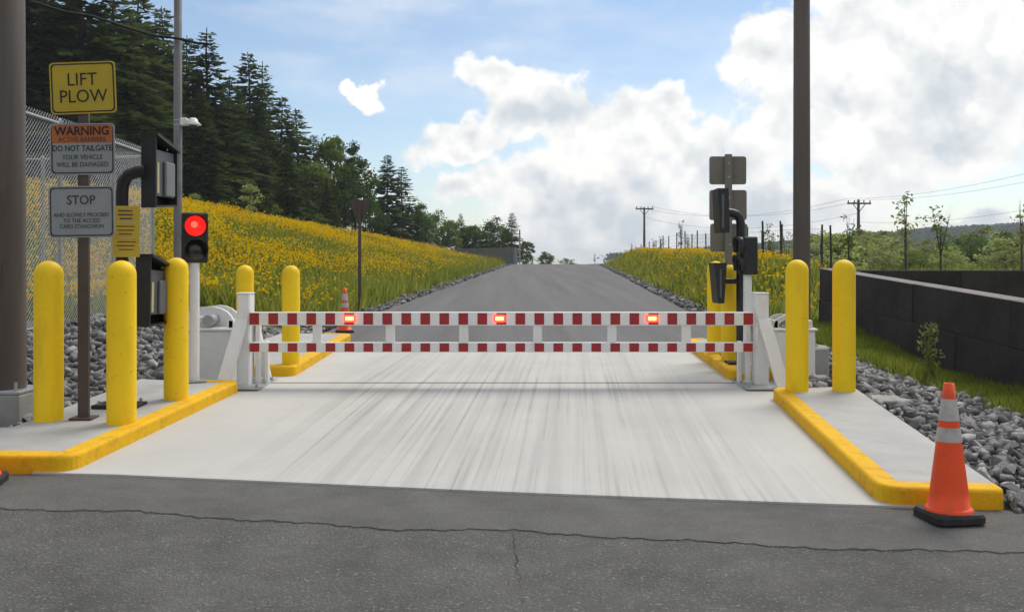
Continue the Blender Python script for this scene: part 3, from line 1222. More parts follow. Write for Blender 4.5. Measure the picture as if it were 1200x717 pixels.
# ------------------------------------------------------------------ signals
def signal(label, loc, h_post, rz, lit, post_r=0.045, hs=(0.235, 0.13, 0.47), vis=0.15, cat='traffic light'):
    t = thing('traffic_signal', label, cat, loc, rz)
    MB().lathe([(post_r, 0.0), (post_r, h_post)], 16).build('post', 'white_paint', t)
    MB().box((0, 0, 0.008), (0.20, 0.20, 0.016), 0.003).build('base_plate', 'footing_concrete', t)
    bx_, by_, bz_ = hs
    body = MB().box((0, 0, h_post + bz_ / 2), hs, 0.012)
    body.box((0, 0, h_post + bz_ / 2), (bx_ + 0.012, by_ * 0.6, 0.012), 0.0)
    body.build('housing', 'black_plastic', t)
    for k in (0, 1):
        zc = h_post + bz_ * (0.735 if k == 0 else 0.255)
        on = lit and k == 0
        T = Matrix.Translation((0, -by_ / 2, zc)) @ Matrix.Rotation(PI / 2, 4, 'X')
        ln = MB().lathe([(0.001, 0.022), (0.04, 0.020), (0.07, 0.013), (0.088, 0.002), (0.094, 0.0)], 24, mat=T).build('lens', 'signal_red' if on else 'dark_lens', t)
        if on:
            MB().lathe([(0.001, 0.030), (0.018, 0.028), (0.03, 0.0215)], 16, (-0.012, 0.012, 0), mat=T).build('bright_spot', 'signal_glow', ln)
        # cap visor: open-bottomed tube in front of the lens
        v_, f_ = [], []
        n = 20
        for r_, dep in ((0.100, 0.0), (0.102, 1.0), (0.107, 1.0), (0.106, 0.0)):
            for i in range(n + 1):
                a = math.radians(-35) + math.radians(250) * i / n
                ln_ = vis * (0.55 + 0.45 * max(0, math.sin(a)))
                v_.append((r_ * math.cos(a), -by_ / 2 - dep * ln_, zc + r_ * math.sin(a)))
        for r_ in range(3):
            for i in range(n):
                a = r_ * (n + 1) + i
                f_.append((a, a + 1, a + n + 2, a + n + 1))
        MB().add(v_, f_, True).build('visor', 'black_plastic', t)
    return t


sd = 9.25
signal('black two-lamp signal showing red on a white post', (px(228, sd), sd, rz1(sd) + H_ISL), pz(308, sd) - rz1(sd) - H_ISL, math.radians(24), True)
sd = 10.35
signal('black signal seen side-on on a white post at the barrier right end', (px(876, sd), sd, rz1(sd) + H_ISL), pz(322, sd) - rz1(sd) - H_ISL, math.radians(-80), False,
       hs=(0.20, 0.15, 0.40), vis=0.075)


# ------------------------------------------------------------------ sign posts
def plate(par, name, xc, zc, w, h, mat, y=0.0, tilt=0.0, border=None, r=0.03):
    pts = []
    for sx1, sz1, a0 in ((1, 1, 0), (-1, 1, 90), (-1, -1, 180), (1, -1, 270)):
        for k in range(5):
            a = math.radians(a0 + 22.5 * k)
            pts.append((sx1 * (w / 2 - r) + r * math.cos(a), sz1 * (h / 2 - r) + r * math.sin(a)))
    o = MB().prism(pts, 'y', -0.002, 0.002).build(name, mat, par, fix=True)
    o.location = (xc, y, zc)
    o.rotation_euler = (0, tilt, 0)
    if border:
        q = [(a * (1 - 0.022 / w), b * (1 - 0.022 / h)) for a, b in pts]
        q2 = [(a * (1 - 0.042 / w), b * (1 - 0.042 / h)) for a, b in pts]
        n = len(pts)
        MB().add([(a, -0.0035, b) for a, b in q] + [(a, -0.0035, b) for a, b in q2], [(i, (i + 1) % n, (i + 1) % n + n, i + n) for i in range(n)]).build('border', border, o)
    return o


ld = 7.5
lx = px(98.5, ld)
lg = rz1(ld) + H_ISL
sp = thing('sign_post', 'brown sign post carrying three plates reading LIFT PLOW, WARNING and STOP', 'sign', (lx, ld, lg), math.radians(2))
zt = pz(80, ld) - lg
prof = [(-0.04, -0.02), (0.04, -0.02), (0.04, 0.012), (0.028, 0.012), (0.02, 0.035), (-0.02, 0.035), (-0.028, 0.012), (-0.04, 0.012)]
MB().prism(prof, 'z', 0, zt - 0.35).build('post', 'brown_steel', sp, fix=True)
MB().prism([(a * 0.5, b * 0.6) for a, b in prof], 'z', zt - 0.42, zt).build('post_extension', 'galvanised', sp, fix=True)
MB().box((0, 0, 0.008), (0.17, 0.17, 0.016), 0.003).build('base_plate', 'brown_steel', sp)
RX = (PI / 2, 0, 0)
yf = -0.030
p1 = plate(sp, 'sign_plate', 0.004, pz(104, ld) - lg, 0.494, 0.395, 'sign_yellow', yf, math.radians(-2.5), 'sign_black')
p1['label'] = 'yellow plate reading LIFT PLOW'
text_mesh('LIFT', 0.138, 'sign_black', p1, (-0.005, -0.004, 0.06), RX, sx=0.92)
text_mesh('PLOW', 0.138, 'sign_black', p1, (0.0, -0.004, -0.068), RX, sx=0.92)
p2 = plate(sp, 'sign_plate', 0.0, pz(175.5, ld) - lg, 0.488, 0.392, 'sign_white', yf, math.radians(-1), 'sign_ink')
p2['label'] = 'white and orange plate reading WARNING'
op = MB().box((0, -0.0032, 0.115), (0.452, 0.0016, 0.135)).build('orange_header', 'sign_orange', p2)
text_mesh('WARNING', 0.092, 'sign_black', p2, (0, -0.006, 0.135), RX, bold=0.0022, sx=0.92)
text_mesh('ACTIVE BARRIERS', 0.052, 'sign_ink', p2, (0, -0.006, 0.072), RX, sx=0.88)
text_mesh('DO NOT TAILGATE', 0.062, 'sign_ink', p2, (0, -0.004, 0.005), RX, bold=0.0012, sx=0.82)
text_mesh('YOUR VEHICLE', 0.052, 'sign_ink', p2, (0, -0.004, -0.062), RX, sx=0.86)
text_mesh('WILL BE DAMAGED', 0.052, 'sign_ink', p2, (0, -0.004, -0.118), RX, sx=0.86)
p3 = plate(sp, 'sign_plate', -0.006, pz(248.5, ld) - lg, 0.494, 0.392, 'sign_white', yf, math.radians(-0.8), 'sign_ink')
p3['label'] = 'white plate reading STOP'
text_mesh('STOP', 0.098, 'sign_ink', p3, (-0.003, -0.004, 0.086), RX, bold=0.001, sx=0.92)
text_mesh('AND SLOWLY PROCEED', 0.043, 'sign_ink', p3, (0.0, -0.004, -0.025), RX, sx=0.88)
text_mesh('TO THE ACCESS', 0.043, 'sign_ink', p3, (0.0, -0.004, -0.068), RX, sx=0.88)
text_mesh('CARD STANCHION', 0.043, 'sign_ink', p3, (0.0, -0.004, -0.112), RX, sx=0.88)

rd = 11.35
rx_ = px(853.5, rd)
rg = rz1(rd) + H_ISL
sp2 = thing('sign_post', 'brown post with three bare sign backs stacked on it, right of the lane', 'sign', (rx_, rd, rg))
MB().prism(prof, 'z', 0, pz(181, rd) - rg).build('post', 'sign_back', sp2, fix=True)
MB().box((0, 0, 0.008), (0.17, 0.17, 0.016), 0.003).build('base_plate', 'brown_steel', sp2)
for (a, b, c, e) in ((832, 875.5, 183, 216), (832, 876, 222.5, 258), (833, 877, 262, 295)):
    pl = plate(sp2, 'sign_plate', px((a + b) / 2, rd) - rx_, pz((c + e) / 2, rd) - rg, (b - a) / FPX * rd, (e - c) / FPX * rd, 'sign_back', 0.040)
    MB().tube([(0, -0.065, 0.08), (0, -0.05, 0.08)], 0.012, 6).build('bolt', 'galvanised', pl)
    MB().tube([(0, -0.065, -0.08), (0, -0.05, -0.08)], 0.012, 6).build('bolt', 'galvanised', pl)


# ------------------------------------------------------------------ card reader stands
def reader_head(par, c, w, dpt, h, rz, tilt=0.0, taper=1.0, face=1):
    """Open-fronted hood with a grey recessed panel and a paler reader pad; the open side faces +X times face."""
    T = Matrix.Translation(c) @ Matrix.Rotation(rz, 4, 'Z') @ Matrix.Rotation(tilt, 4, 'X')
    th = 0.016
    sl = h * 0.15                       # the hood's roof slopes down to the back
    hd = MB()
    y0, y1 = -dpt / 2, dpt / 2
    prof_ = [(y0, -h / 2), (y1, -h / 2 + 0.03), (y1, h / 2 - sl), (y0, h / 2)]
    hd.prism(prof_, 'x', -face * w / 2, -face * (w / 2 - th), mat=T)
    hd.box((0, y0, 0), (w, th, h), 0.003, mat=T)
    hd.box((0, y1, (0.03 - sl) / 2), (w, th, h - sl - 0.03), 0.003, mat=T)
    hd.prism([(y0 - 0.012, h / 2 + 0.008), (y1 + 0.02, h / 2 - sl + 0.002), (y1 + 0.02, h / 2 - sl - 0.022), (y0 - 0.012, h / 2 - 0.016)], 'x', -w / 2 - 0.004, w / 2 + 0.022, mat=T)
    hd.prism([(y0, -h / 2), (y1, -h / 2 + 0.03), (y1, -h / 2 + 0.046), (y0, -h / 2 + 0.016)], 'x', -w / 2, w / 2, mat=T)
    l = Vector((0, 0, 0))
    o = hd.build('reader_hood', 'black_plastic', par)
    pn = MB().box((face * (w / 2 - 0.030), 0, -0.01), (0.012, dpt - 0.034, h - 0.22), 0.003, mat=T).build('panel', 'reader_grey', o)
    MB().box((face * (w / 2 - 0.010), dpt * 0.16, -0.05), (0.030, dpt * 0.44, h * 0.48), 0.010, mat=T).build('reader_pad', 'reader_pad', o)
    MB().box((face * (w / 2 - 0.022), -dpt * 0.30, -0.05), (0.006, 0.035, h * 0.42), 0.0, mat=T).build('reflective_strip', 'reader_strip', o)
    MB().tube([T @ Vector((face * (w / 2 - 0.022), dpt * 0.1, h * 0.33)), T @ Vector((face * (w / 2 - 0.014), dpt * 0.1, h * 0.33))], 0.008, 8).build('indicator', 'galvanised', o)
    return o


cd = 8.0
cx_ = px(143, cd)
cg = rz1(cd) + H_ISL
cr = thing('card_reader_stand', 'black gooseneck stand with two hooded card readers beside the STOP sign', 'card reader', (cx_, cd, cg))
pw = 0.05
topz = pz(222, cd) - cg
MB().tube([(0, 0, 0), (0, 0, topz - 0.02), (0.015, -0.01, topz + 0.06), (0.06, -0.02, topz + 0.115), (0.13, -0.02, topz + 0.14), (0.20, -0.02, topz + 0.145)], pw, 14).build('gooseneck_post', 'black_plastic', cr)
MB().box((-0.02, 0, 0.014), (0.36, 0.26, 0.028), 0.004).build('base_plate', 'rubber', cr)
for a, b in ((-.15, -.09), (.12, -.09), (-.15, .09), (.12, .09)):
    MB().lathe([(0.001, 0.03), (0.014, 0.03), (0.014, 0.0)], 6, (a, b, 0.028), smooth=False).build('bolt', 'galvanised', cr)
reader_head(cr, (px(177, cd) - cx_, 0.20, pz(203, cd + .2) - cg), 0.125, 0.42, 0.60, math.radians(-4))
reader_head(cr, (px(172, cd) - cx_, 0.17, pz(341, cd + .2) - cg), 0.13, 0.38, 0.585, math.radians(-7), tilt=math.radians(-2))
MB().tube([(0, 0, pz(345, cd) - cg), (0.13, 0, pz(345, cd) - cg)], 0.03, 10).build('lower_arm', 'black_plastic', cr)
nt_ = thing('notice_board', 'small yellow notice with faint lines of print fixed to the card reader post', 'sign', (px(149, 7.9), 7.88, pz(302, 7.9)), math.radians(22))
nb = plate(nt_, 'sign_plate', 0, 0.21, 0.205, 0.41, 'notice_yellow', 0, 0, None, 0.006)
lr = random.Random(4)
for i in range(11):
    wv = lr.uniform(0.09, 0.15)
    MB().box((lr.uniform(-.008, .008), -0.0035, 0.165 - i * 0.031), (wv, 0.001, 0.008 if i > 2 else 0.012)).build('print_line', 'reader_strip' if i % 4 == 3 else 'brown_steel', nb)

cd = 10.55
cx_ = px(868, cd)
cg = rz1(cd) + H_ISL
cr2 = thing('card_reader_stand', 'black gooseneck card reader stand seen edge-on in front of grey sign backs', 'card reader', (cx_, cd, cg))
tz = pz(262, cd) - cg
MB().tube([(0, 0, 0), (0, 0, tz), (-0.01, 0, tz + 0.055), (-0.045, 0, tz + 0.098), (-0.10, 0, tz + 0.115), (-0.17, 0, tz + 0.115)], 0.048, 14).build('gooseneck_post', 'black_plastic', cr2)
MB().box((0, 0, 0.014), (0.30, 0.26, 0.028), 0.004).build('base_plate', 'rubber', cr2)
zu = pz(247.5, cd) - cg
sh = [(-0.5, 0.5), (0.5, 0.5), (0.62, -0.5), (-0.28, -0.5)]
uh = MB().prism([(px(844, cd) - cx_ + a * 0.115, zu + b * 0.47) for a, b in sh], 'y', -0.15, 0.15).build('reader_hood', 'black_plastic', cr2, fix=True)
MB().box((px(844, cd) - cx_ - 0.004, -0.156, zu - 0.01), (0.026, 0.012, 0.36), 0.003).build('hood_flange', 'reader_grey', uh)
zu = pz(331.5, cd) - cg
sh = [(-0.5, 0.5), (0.5, 0.5), (0.30, -0.5), (-0.20, -0.5)]
lh = MB().prism([(px(841, cd) - cx_ + a * 0.135, zu + b * 0.43) for a, b in sh], 'y', -0.15, 0.15).build('reader_hood', 'black_plastic', cr2, fix=True)
MB().box((px(841, cd) - cx_, -0.156, zu), (0.02, 0.012, 0.30), 0.003).build('hood_flange', 'reader_grey', lh)
MB().tube([(0, 0, zu + 0.02), (px(845, cd) - cx_, 0, zu + 0.02)], 0.03, 10).build('lower_arm', 'black_plastic', cr2)


# ------------------------------------------------------------------ poles
def tall_pole(label, x, y, g, r, h, mat, footing=None, boxes=()):
    t = thing('utility_pole', label, 'pole', (x, y, g))
    MB().lathe([(r, 0), (r, 0.3), (r * 0.98, 1.5), (r * 0.80, h), (0.001, h + 0.01)], 24).build('shaft', mat, t)
    if footing:
        fr, fh, sq = footing
        if sq:
            MB().box((0, 0, fh / 2 - 0.25), (fr * 2, fr * 2, fh + 0.5), 0.02).build('footing', 'footing_concrete', t).location.z = -fh
        else:
            MB().lathe([(fr, -0.5 - fh), (fr, -0.02), (fr - 0.02, 0), (0.001, 0.0)], 24, smooth=False).build('footing', 'footing_concrete', t)
        MB().box((0, 0, 0.012), (r * 2.9, r * 2.9, 0.024), 0.004).build('base_plate', 'galvanised', t)
        for a in (-1, 1):
            for b in (-1, 1):
                MB().lathe([(0.001, 0.07), (0.014, 0.07), (0.014, 0)], 6, (a * r * 1.15, b * r * 1.15, 0.022), smooth=False).build('bolt', 'galvanised', t)
    for (bx_, by_, bz_, sz_) in boxes:
        MB().box((bx_, by_, bz_), sz_, 0.008).build('junction_box', 'grey_steel', t)
    return t


pd = 8.0
tall_pole('thick brown steel pole at the left edge, on a square concrete footing', px(5, pd), pd, pz(458, pd), 0.165, 8.5, 'pole_brown', (0.24, 0.28, True),
          [(0.0, -0.185, pz(242, pd) - pz(458, pd), (0.10, 0.07, 0.24)), (0.0, -0.185, pz(318, pd) - pz(458, pd), (0.10, 0.07, 0.24))])
pd = 10.6
tall_pole('tall dark brown pole on a round footing behind the right bollards', px(939.5, pd), pd, pz(405, pd), 0.092, 9.5, 'pole_brown', (0.28, 0.34, False))

pd = 13.0
pgz = land1(px(209, pd), pd)
cp_ = thing('lamp_post', 'slim grey-brown post with a white dome camera on its right side', 'post', (px(208.5, pd), pd, pgz))
MB().lathe([(0.055, 0), (0.055, 1.0), (0.048, 7.5), (0.001, 7.51)], 16).build('shaft', 'grey_steel', cp_)
MB().box((0, 0, 0.012), (0.22, 0.22, 0.024), 0.004).build('base_plate', 'galvanised', cp_)
fz = pz(144, pd) - pgz
fx = MB().box((0.085, -0.01, fz + 0.01), (0.09, 0.09, 0.10), 0.012).build('camera_mount', 'white_paint', cp_)
MB().tube([(0.10, -0.01, fz + 0.01), (0.19, -0.01, fz + 0.005)], [0.035, 0.045], 12).build('camera_arm', 'white_paint', cp_)
MB().lathe([(0.001, 0.055), (0.03, 0.052), (0.055, 0.035), (0.065, 0.0), (0.105, -0.035), (0.10, -0.045), (0.05, -0.045)], 20, (0.205, -0.01, fz + 0.01)).build('camera_hood', 'white_paint', cp_)
MB().lathe([(0.05, -0.035), (0.045, -0.06), (0.025, -0.08), (0.001, -0.085)], 16, (0.205, -0.01, fz + 0.01)).build('camera_dome', 'dark_lens', cp_)
for k in (0.03, -0.03):
    MB().lathe([(0.058, -0.006), (0.058, 0.006)], 16, (0, 0, fz + k)).build('strap', 'galvanised', cp_)
cab = [(-40, -22), (30, 0), (75, 14), (110, 20), (150, 33), (180, 42), (209, 45.5), (232, 51), (245, 52)]
tag(MB().tube([(px(a, 12.9), 12.9, pz(b, 12.9)) for a, b in cab], 0.017, 6).build('overhead_cable', 'wire_black'), 'black overhead cable sagging across the top left corner', 'cable')


# ------------------------------------------------------------------ traffic cones
def cone(label, x, y, z, rz, s=1.0):
    t = thing('traffic_cone', label, 'traffic cone', (x, y, z), rz, 'orange traffic cones')
    t.scale = (s, s, s)
    H, z0 = 0.715, 0.045
    pts = []
    for sx1, sy1, a0 in ((1, 1, 0), (-1, 1, 90), (-1, -1, 180), (1, -1, 270)):
        for k in range(4):
            a = math.radians(a0 + 30 * k)
            pts.append((sx1 * 0.098 + 0.04 * math.cos(a), sy1 * 0.098 + 0.04 * math.sin(a)))
    n = len(pts)
    lv = [(1.0, 0.0), (1.0, 0.030), (0.94, 0.045)]
    v_ = [(a * s1, b * s1, z1) for s1, z1 in lv for a, b in pts]
    f_ = [tuple(range(n))[::-1], tuple(range(2 * n, 3 * n))] + [(k * n + i, k * n + (i + 1) % n, (k + 1) * n + (i + 1) % n, (k + 1) * n + i) for k in range(2) for i in range(n)]
    MB().add(v_, f_).build('base', 'rubber', t)

    def R(q):
        return 0.106 + (0.026 - 0.106) * q
    MB().lathe([(0.122, z0 - 0.002), (0.120, z0 + 0.012), (0.108, z0 + 0.02)] + [(R(q), z0 + 0.02 + q * (H - z0 - 0.02)) for q in np.linspace(0, 1, 9)] + [(0.020, H), (0.018, H - 0.05)], 28).build('body', 'cone_orange', t)
    MB().lathe([(0.030, H - 0.055), (0.0305, H - 0.042), (0.027, H - 0.04)], 20).build('grip_ring', 'cone_orange', t)
    for q0, q1 in ((0.53, 0.645), (0.70, 0.875)):
        MB().lathe([(R(q) + (0.0022 if q in (q0, q1) else 0.0024), z0 + 0.02 + q * (H - z0 - 0.02)) for q in (q0, (q0 + q1) / 2, q1)], 28).build('reflective_band', 'cone_band', t)
    return t


cone('dirty orange cone in front of the right island', px(1112, 5.30), 5.30, rz1(5.3) + 0.014, math.radians(8), 1.02)
cone('small distant orange cone seen behind the barrier on the left', px(404, 15.5), 15.5, rz1(15.5) + 0.012, 0.3, 0.98)
cone('orange cone cut off by the left edge of the picture', px(-24, 6.02), 6.02, rz1(6.05) + 0.014, 0.2)


# ------------------------------------------------------------------ chain-link enclosure
def chain_panel(par, a, b, za, zb, h, pitch, r, mat='galvanised'):
    """Two families of slanting wires clipped to the panel between posts a and b (x, y)."""
    A, B = Vector((a[0], a[1], za)), Vector((b[0], b[1], zb))
    Lh = (B - A).length
    dx = (B - A) / Lh
    n = dx.cross(Vector((0, 0, 1))).normalized()
    up = Vector((0, 0, 1))
    V, Fc = [], []
    sl_ = 1.0
    k = int((Lh + h / sl_) / pitch) + 1
    for fam in (1, -1):
        for i in range(k):
            s0 = i * pitch - h / sl_
            t0, t1 = max(0.0, -s0), min(h / sl_, Lh - s0)
            if t1 - t0 < 0.02:
                continue
            q0, q1 = s0 + t0, s0 + t1
            h0, h1 = t0 * sl_, t1 * sl_
            if fam < 0:
                q0, q1 = Lh - q0, Lh - q1
            p0 = A + dx * q0 + up * h0 + n * 0.002 * fam
            p1 = A + dx * q1 + up * h1 + n * 0.002 * fam
            dr = (p1 - p0).normalized()
            e1 = n
            e2 = dr.cross(n)
            o = len(V)
            for p in (p0, p1):
                for m_ in range(3):
                    an = 2 * PI * m_ / 3
                    V.append(p + e1 * r * math.cos(an) + e2 * r * math.sin(an))
            for m_ in range(3):
                Fc.append((o + m_, o + (m_ + 1) % 3, o + 3 + (m_ + 1) % 3, o + 3 + m_))
    # twisted wire ends standing above the top rail
    return P('chain_link_mesh', MB().add(V, Fc), mat, par)


fposts = [(-5.57, 7.6, 0.80), (-5.56, 9.9, 0.84), (-5.53, 12.0, 0.82), (-5.49, 13.5, 0.78), (-5.44, 14.85, 0.74)]
fb = [(-5.44, 14.85, 0.74), (-7.6, 15.9, 0.80), (-9.8, 16.3, 0.85), (-12.0, 16.6, 0.9)]
FH = 2.5
cf = thing('chain_link_fence', 'tall galvanised chain-link fence enclosing the yard behind the left signs', 'fence', (-5.5, 12, 0.6))
for run in (fposts, fb):
    for i, (x, y, z) in enumerate(run):
        if run is fb and i == 0:
            continue
        gz = land1(x, y) - 0.1
        P('post', MB().lathe([(0.03, gz), (0.03, z + FH + 0.02), (0.034, z + FH + 0.03), (0.001, z + FH + 0.07)], 10, (x, y, 0)), 'galvanised', cf)
    for (a, b) in zip(run[:-1], run[1:]):
        P('top_rail', MB().tube([(a[0], a[1], a[2] + FH), (b[0], b[1], b[2] + FH)], 0.02, 8), 'galvanised', cf)
        P('bottom_rail', MB().tube([(a[0], a[1], a[2] + 0.03), (b[0], b[1], b[2] + 0.03)], 0.012, 6), 'galvanised', cf)
        chain_panel(cf, a[:2], b[:2], a[2] + 0.02, b[2] + 0.02, FH + 0.06, 0.062, 0.0025)


# ------------------------------------------------------------------ block walls on the right
def block_wall(label, a, b, za, zb, h, th, bl, courses, top='wall_top'):
    A, B = Vector(a), Vector(b)
    Ln = (B - A).length
    ang = math.atan2(B.y - A.y, B.x - A.x)
    t = thing('block_wall', label, 'wall', (a[0], a[1], za))
    ch = h / courses
    src = {}
    rr = random.Random(int(Ln * 100))
    for c in range(courses):
        s = -bl / 2 if c % 2 else 0.0
        while s < Ln - 0.05:
            s0, s1 = max(s, 0), min(s + bl, Ln)
            if s1 - s0 > 0.08:
                key = (round(s1 - s0, 3), c == courses - 1)
                if key not in src:
                    mb = MB().box((0, 0, 0), (s1 - s0 - 0.004, th, ch - 0.004), 0.008)
                    if key[1]:
                        for i, fc in enumerate(mb.f):
                            if all(mb.v[k][2] > ch / 2 - 0.012 for k in fc):
                                mb.mi[i] = 1
                    src[key] = mb.build('block', ['wall_dark', top], t)
                    o = src[key]
                else:
                    o = src[key].copy()
                    COL.objects.link(o)
                m_ = (s0 + s1) / 2
                q = A + (B - A) * (m_ / Ln)
                zz = za + (zb - za) * m_ / Ln + (c + 0.5) * ch
                off = rr.uniform(-0.006, 0.006) - (0.014 if c % 2 else 0)
                o.location = (q.x - a[0] + math.sin(ang) * off, q.y - a[1] - math.cos(ang) * off, zz - za)
                o.rotation_euler = (0, -math.atan2(zb - za, Ln), ang)
            s += bl
    return t


block_wall('dark block wall with a pale worn top slanting toward the right edge', (5.32, 16.6), (5.62, 6.6), 0.50, -0.03, 1.04, 0.27, 2.4, 2)
block_wall('dark far block wall with a level top closing the bay behind the slanting wall', (5.56, 17.2), (19.0, 17.6), 0.45, 0.45, 1.05, 0.40, 1.5, 2, 'wall_dark')

# low curved concrete wall near the crest on the left
cwt = thing('concrete_wall', 'low curved grey concrete wall at the left of the road crest', 'wall', (-2.0, 79, 1.6))
arc = [(0.3, 75.5), (-0.4, 76.6), (-1.2, 78), (-2.2, 80), (-3.4, 82.5), (-4.8, 85), (-6.4, 87.5)]
for i, (a, b) in enumerate(zip(arc[:-1], arc[1:])):
    A, B = Vector(a), Vector(b)
    mid = (A + B) / 2
    P('wall_panel', MB().box((mid.x, mid.y, 1.0 + 0.95 + 0.008 * i), ((B - A).length - 0.02, 0.3, 1.9), 0.02, math.atan2(B.y - A.y, B.x - A.x)), 'wall_grey', cwt)
mp_ = thing('marker_post', 'thin pale post at the end of the curved grey wall', 'post', (px(609, 80), 80, rz1(80)))
MB().lathe([(0.06, 0), (0.06, 2.95), (0.07, 2.97), (0.001, 3.05)], 8).build('shaft', 'galvanised', mp_)
MB().box((0, 0, 2.75), (0.09, 0.16, 0.3), 0.01).build('post_head', 'grey_steel', mp_)

# road sign seen from behind
ysd = 20.5
ysx = px(421.5, ysd)
ysg = land1(ysx, ysd)
yt = thing('road_sign', 'triangular road sign seen from behind on a thin brown post by the flower bank', 'sign', (ysx, ysd, ysg))
MB().prism([(a * 0.8, b * 0.8) for a, b in prof], 'z', -0.2, pz(238, ysd) - ysg).build('post', 'brown_steel', yt, fix=True)
zc = pz(236, ysd) - ysg
tri = [(-0.235, 0.0), (-0.20, 0.035), (0.20, 0.035), (0.235, 0.0), (0.035, -0.46), (-0.035, -0.46)]
MB().prism([(a, zc + b) for a, b in tri], 'y', 0.035, 0.040).build('sign_plate', 'brown_steel', yt, fix=True)


# ------------------------------------------------------------------ distant utility poles, wires, fence
def line_pole(label, x, d, ytop, arms):
    X = px(x, d)
    g = land1(X, d)
    h = pz(ytop, d) - g
    t = thing('power_pole', label, 'power pole', (X, d, g), math.radians(6))
    MB().lathe([(0.17, -0.5), (0.15, h * 0.5), (0.11, h), (0.001, h + 0.02)], 12).build('shaft', 'timber', t)
    for k, (dz, w_) in enumerate(arms):
        am = MB().box((0, -0.14, h - dz), (w_, 0.12, 0.15), 0.01)
        for s in (-1, 1):
            am.tube([(s * w_ * 0.28, -0.16, h - dz), (s * 0.06, -0.12, h - dz - 0.7)], 0.035, 6)
        ar = am.build('crossarm', 'timber', t)
        for q in (-0.46, 0.46, -0.2, 0.2):
            MB().lathe([(0.03, 0.07), (0.06, 0.10), (0.05, 0.2), (0.07, 0.24), (0.001, 0.30)], 8, (q * w_, -0.14, h - dz)).build('insulator', 'wire_grey', ar)
    return Vector((X, d, g + h))


A1 = line_pole('slender power pole with one crossarm beyond the right flower bank', 755, 120, 243, [(0.2, 2.2)])
A2 = line_pole('wooden power pole with crossarm above the green shrubs on the right', 1006, 88, 234, [(0.35, 2.2)])


def wires(label, a, b, offs, sag, r=0.012):
    t = thing('power_line', label, 'power line', (a.x, a.y, a.z))
    for o_ in offs:
        pts = []
        for i in range(17):
            s = i / 16
            p = a.lerp(b, s) + Vector((o_[0], 0, o_[1]))
            p.z -= sag * 4 * s * (1 - s)
            pts.append(p - a)
        MB().tube(pts, r, 4, caps=False).build('wire', 'wire_grey', t)


wires('faint power wires strung between the two far wooden poles', A1, A2, [(-1, 0.1), (1, 0.1), (0, -1.2)], 1.4)
A3 = Vector((px(1420, 48), 48, pz(150, 48)))
wires('power wires rising from the right wooden pole to the right edge', A2, A3, [(-1, 0.1), (0.9, 0.0), (0.0, -2.0)], 0.9, 0.009)

ff = thing('mesh_fence', 'tall thin black-posted mesh fence along the right bank', 'fence', (12, 40, 1))
fy = list(np.arange(38, 62, 3.1)) + list(np.arange(62, 128, 3.3))
fpts = []
for i, y in enumerate(fy):
    x = 11.4 + 0.016 * y + 0.15 * math.sin(i * 1.3)
    z = land1(x, y)
    fpts.append((x, y, z))
    P('post', MB().tube([(x, y, z - 0.3), (x + 0.03 * math.sin(i * 2.1), y, z + 2.5 + 0.12 * math.sin(i * 3.7))], 0.04, 6), 'post_dark', ff)
for k in range(9):
    P('strand', MB().tube([(x, y, z + 0.25 + k * 0.26) for x, y, z in fpts], 0.006, 3, caps=False), 'wire_grey', ff)
hx = MB()
for (a, b) in zip(fpts[:12], fpts[1:13]):
    for s in np.arange(0, 1, 0.08):
        p = Vector(a).lerp(Vector(b), s)
        hx.tube([(p.x, p.y, p.z + 0.2), (p.x, p.y, p.z + 2.35)], 0.004, 3, caps=False)
P('mesh_wires', hx, 'wire_grey', ff)
# three nearer stakes of an older fence line by the flower bank
for x, ya, yb, d in ((893.5, 259, 332, 25), (914.5, 259, 328, 26), (973, 264, 318, 24)):
    X = px(x, d)
    g = land1(X, d)
    o = MB().tube([(0, 0, -0.2), (0.02, 0, (pz(ya, d) - g) * 0.5), (0.0, 0, pz(ya, d) - g)], [0.028, 0.028, 0.024], 8).build('fence_stake', 'post_dark')
    o.location = (X, d, g)
    lab = {893.5: 'thin black stake in the flowers just left of the tall right pole', 914.5: 'thin black stake immediately left of the tall right pole',
           973: 'short black leaning stake between the tall pole and the rightmost bollard'}[x]
    tag(o, lab, 'stake', 'black stakes by the right flower bank')


# ------------------------------------------------------------------ stones
def stone_mesh(seed, mat):
    r_ = random.Random(seed)
    bm = bmesh.new()
    for i in range(9):
        v_ = Vector((r_.gauss(0, 1), r_.gauss(0, 1), r_.gauss(0, 1))).normalized() * r_.uniform(0.75, 1.0)
        bm.verts.new((v_.x * 1.0, v_.y * r_.uniform(0.7, 0.9), v_.z * 0.62))
    bmesh.ops.convex_hull(bm, input=bm.verts[:])
    for v_ in [q for q in bm.verts if not q.link_faces]:
        bm.verts.remove(v_)
    me = bpy.data.meshes.new('rock')
    bm.to_mesh(me)
    bm.free()
    me.materials.append(M[mat])
    return me


STONES = [stone_mesh(100 + i, ['rock', 'rock_dark', 'rock_dark', 'rock_pale', 'rock'][i % 5]) for i in range(15)]
SDATA = []
for me in STONES:
    vv = np.array([q.co for q in me.vertices])
    tt = []
    for p in me.polygons:
        k = list(p.vertices)
        tt += [(k[0], k[j], k[j + 1]) for j in range(1, len(k) - 1)]
    SDATA.append((vv, np.array(tt), {'rock': 0, 'rock_dark': 1, 'rock_pale': 2}[me.materials[0].name]))


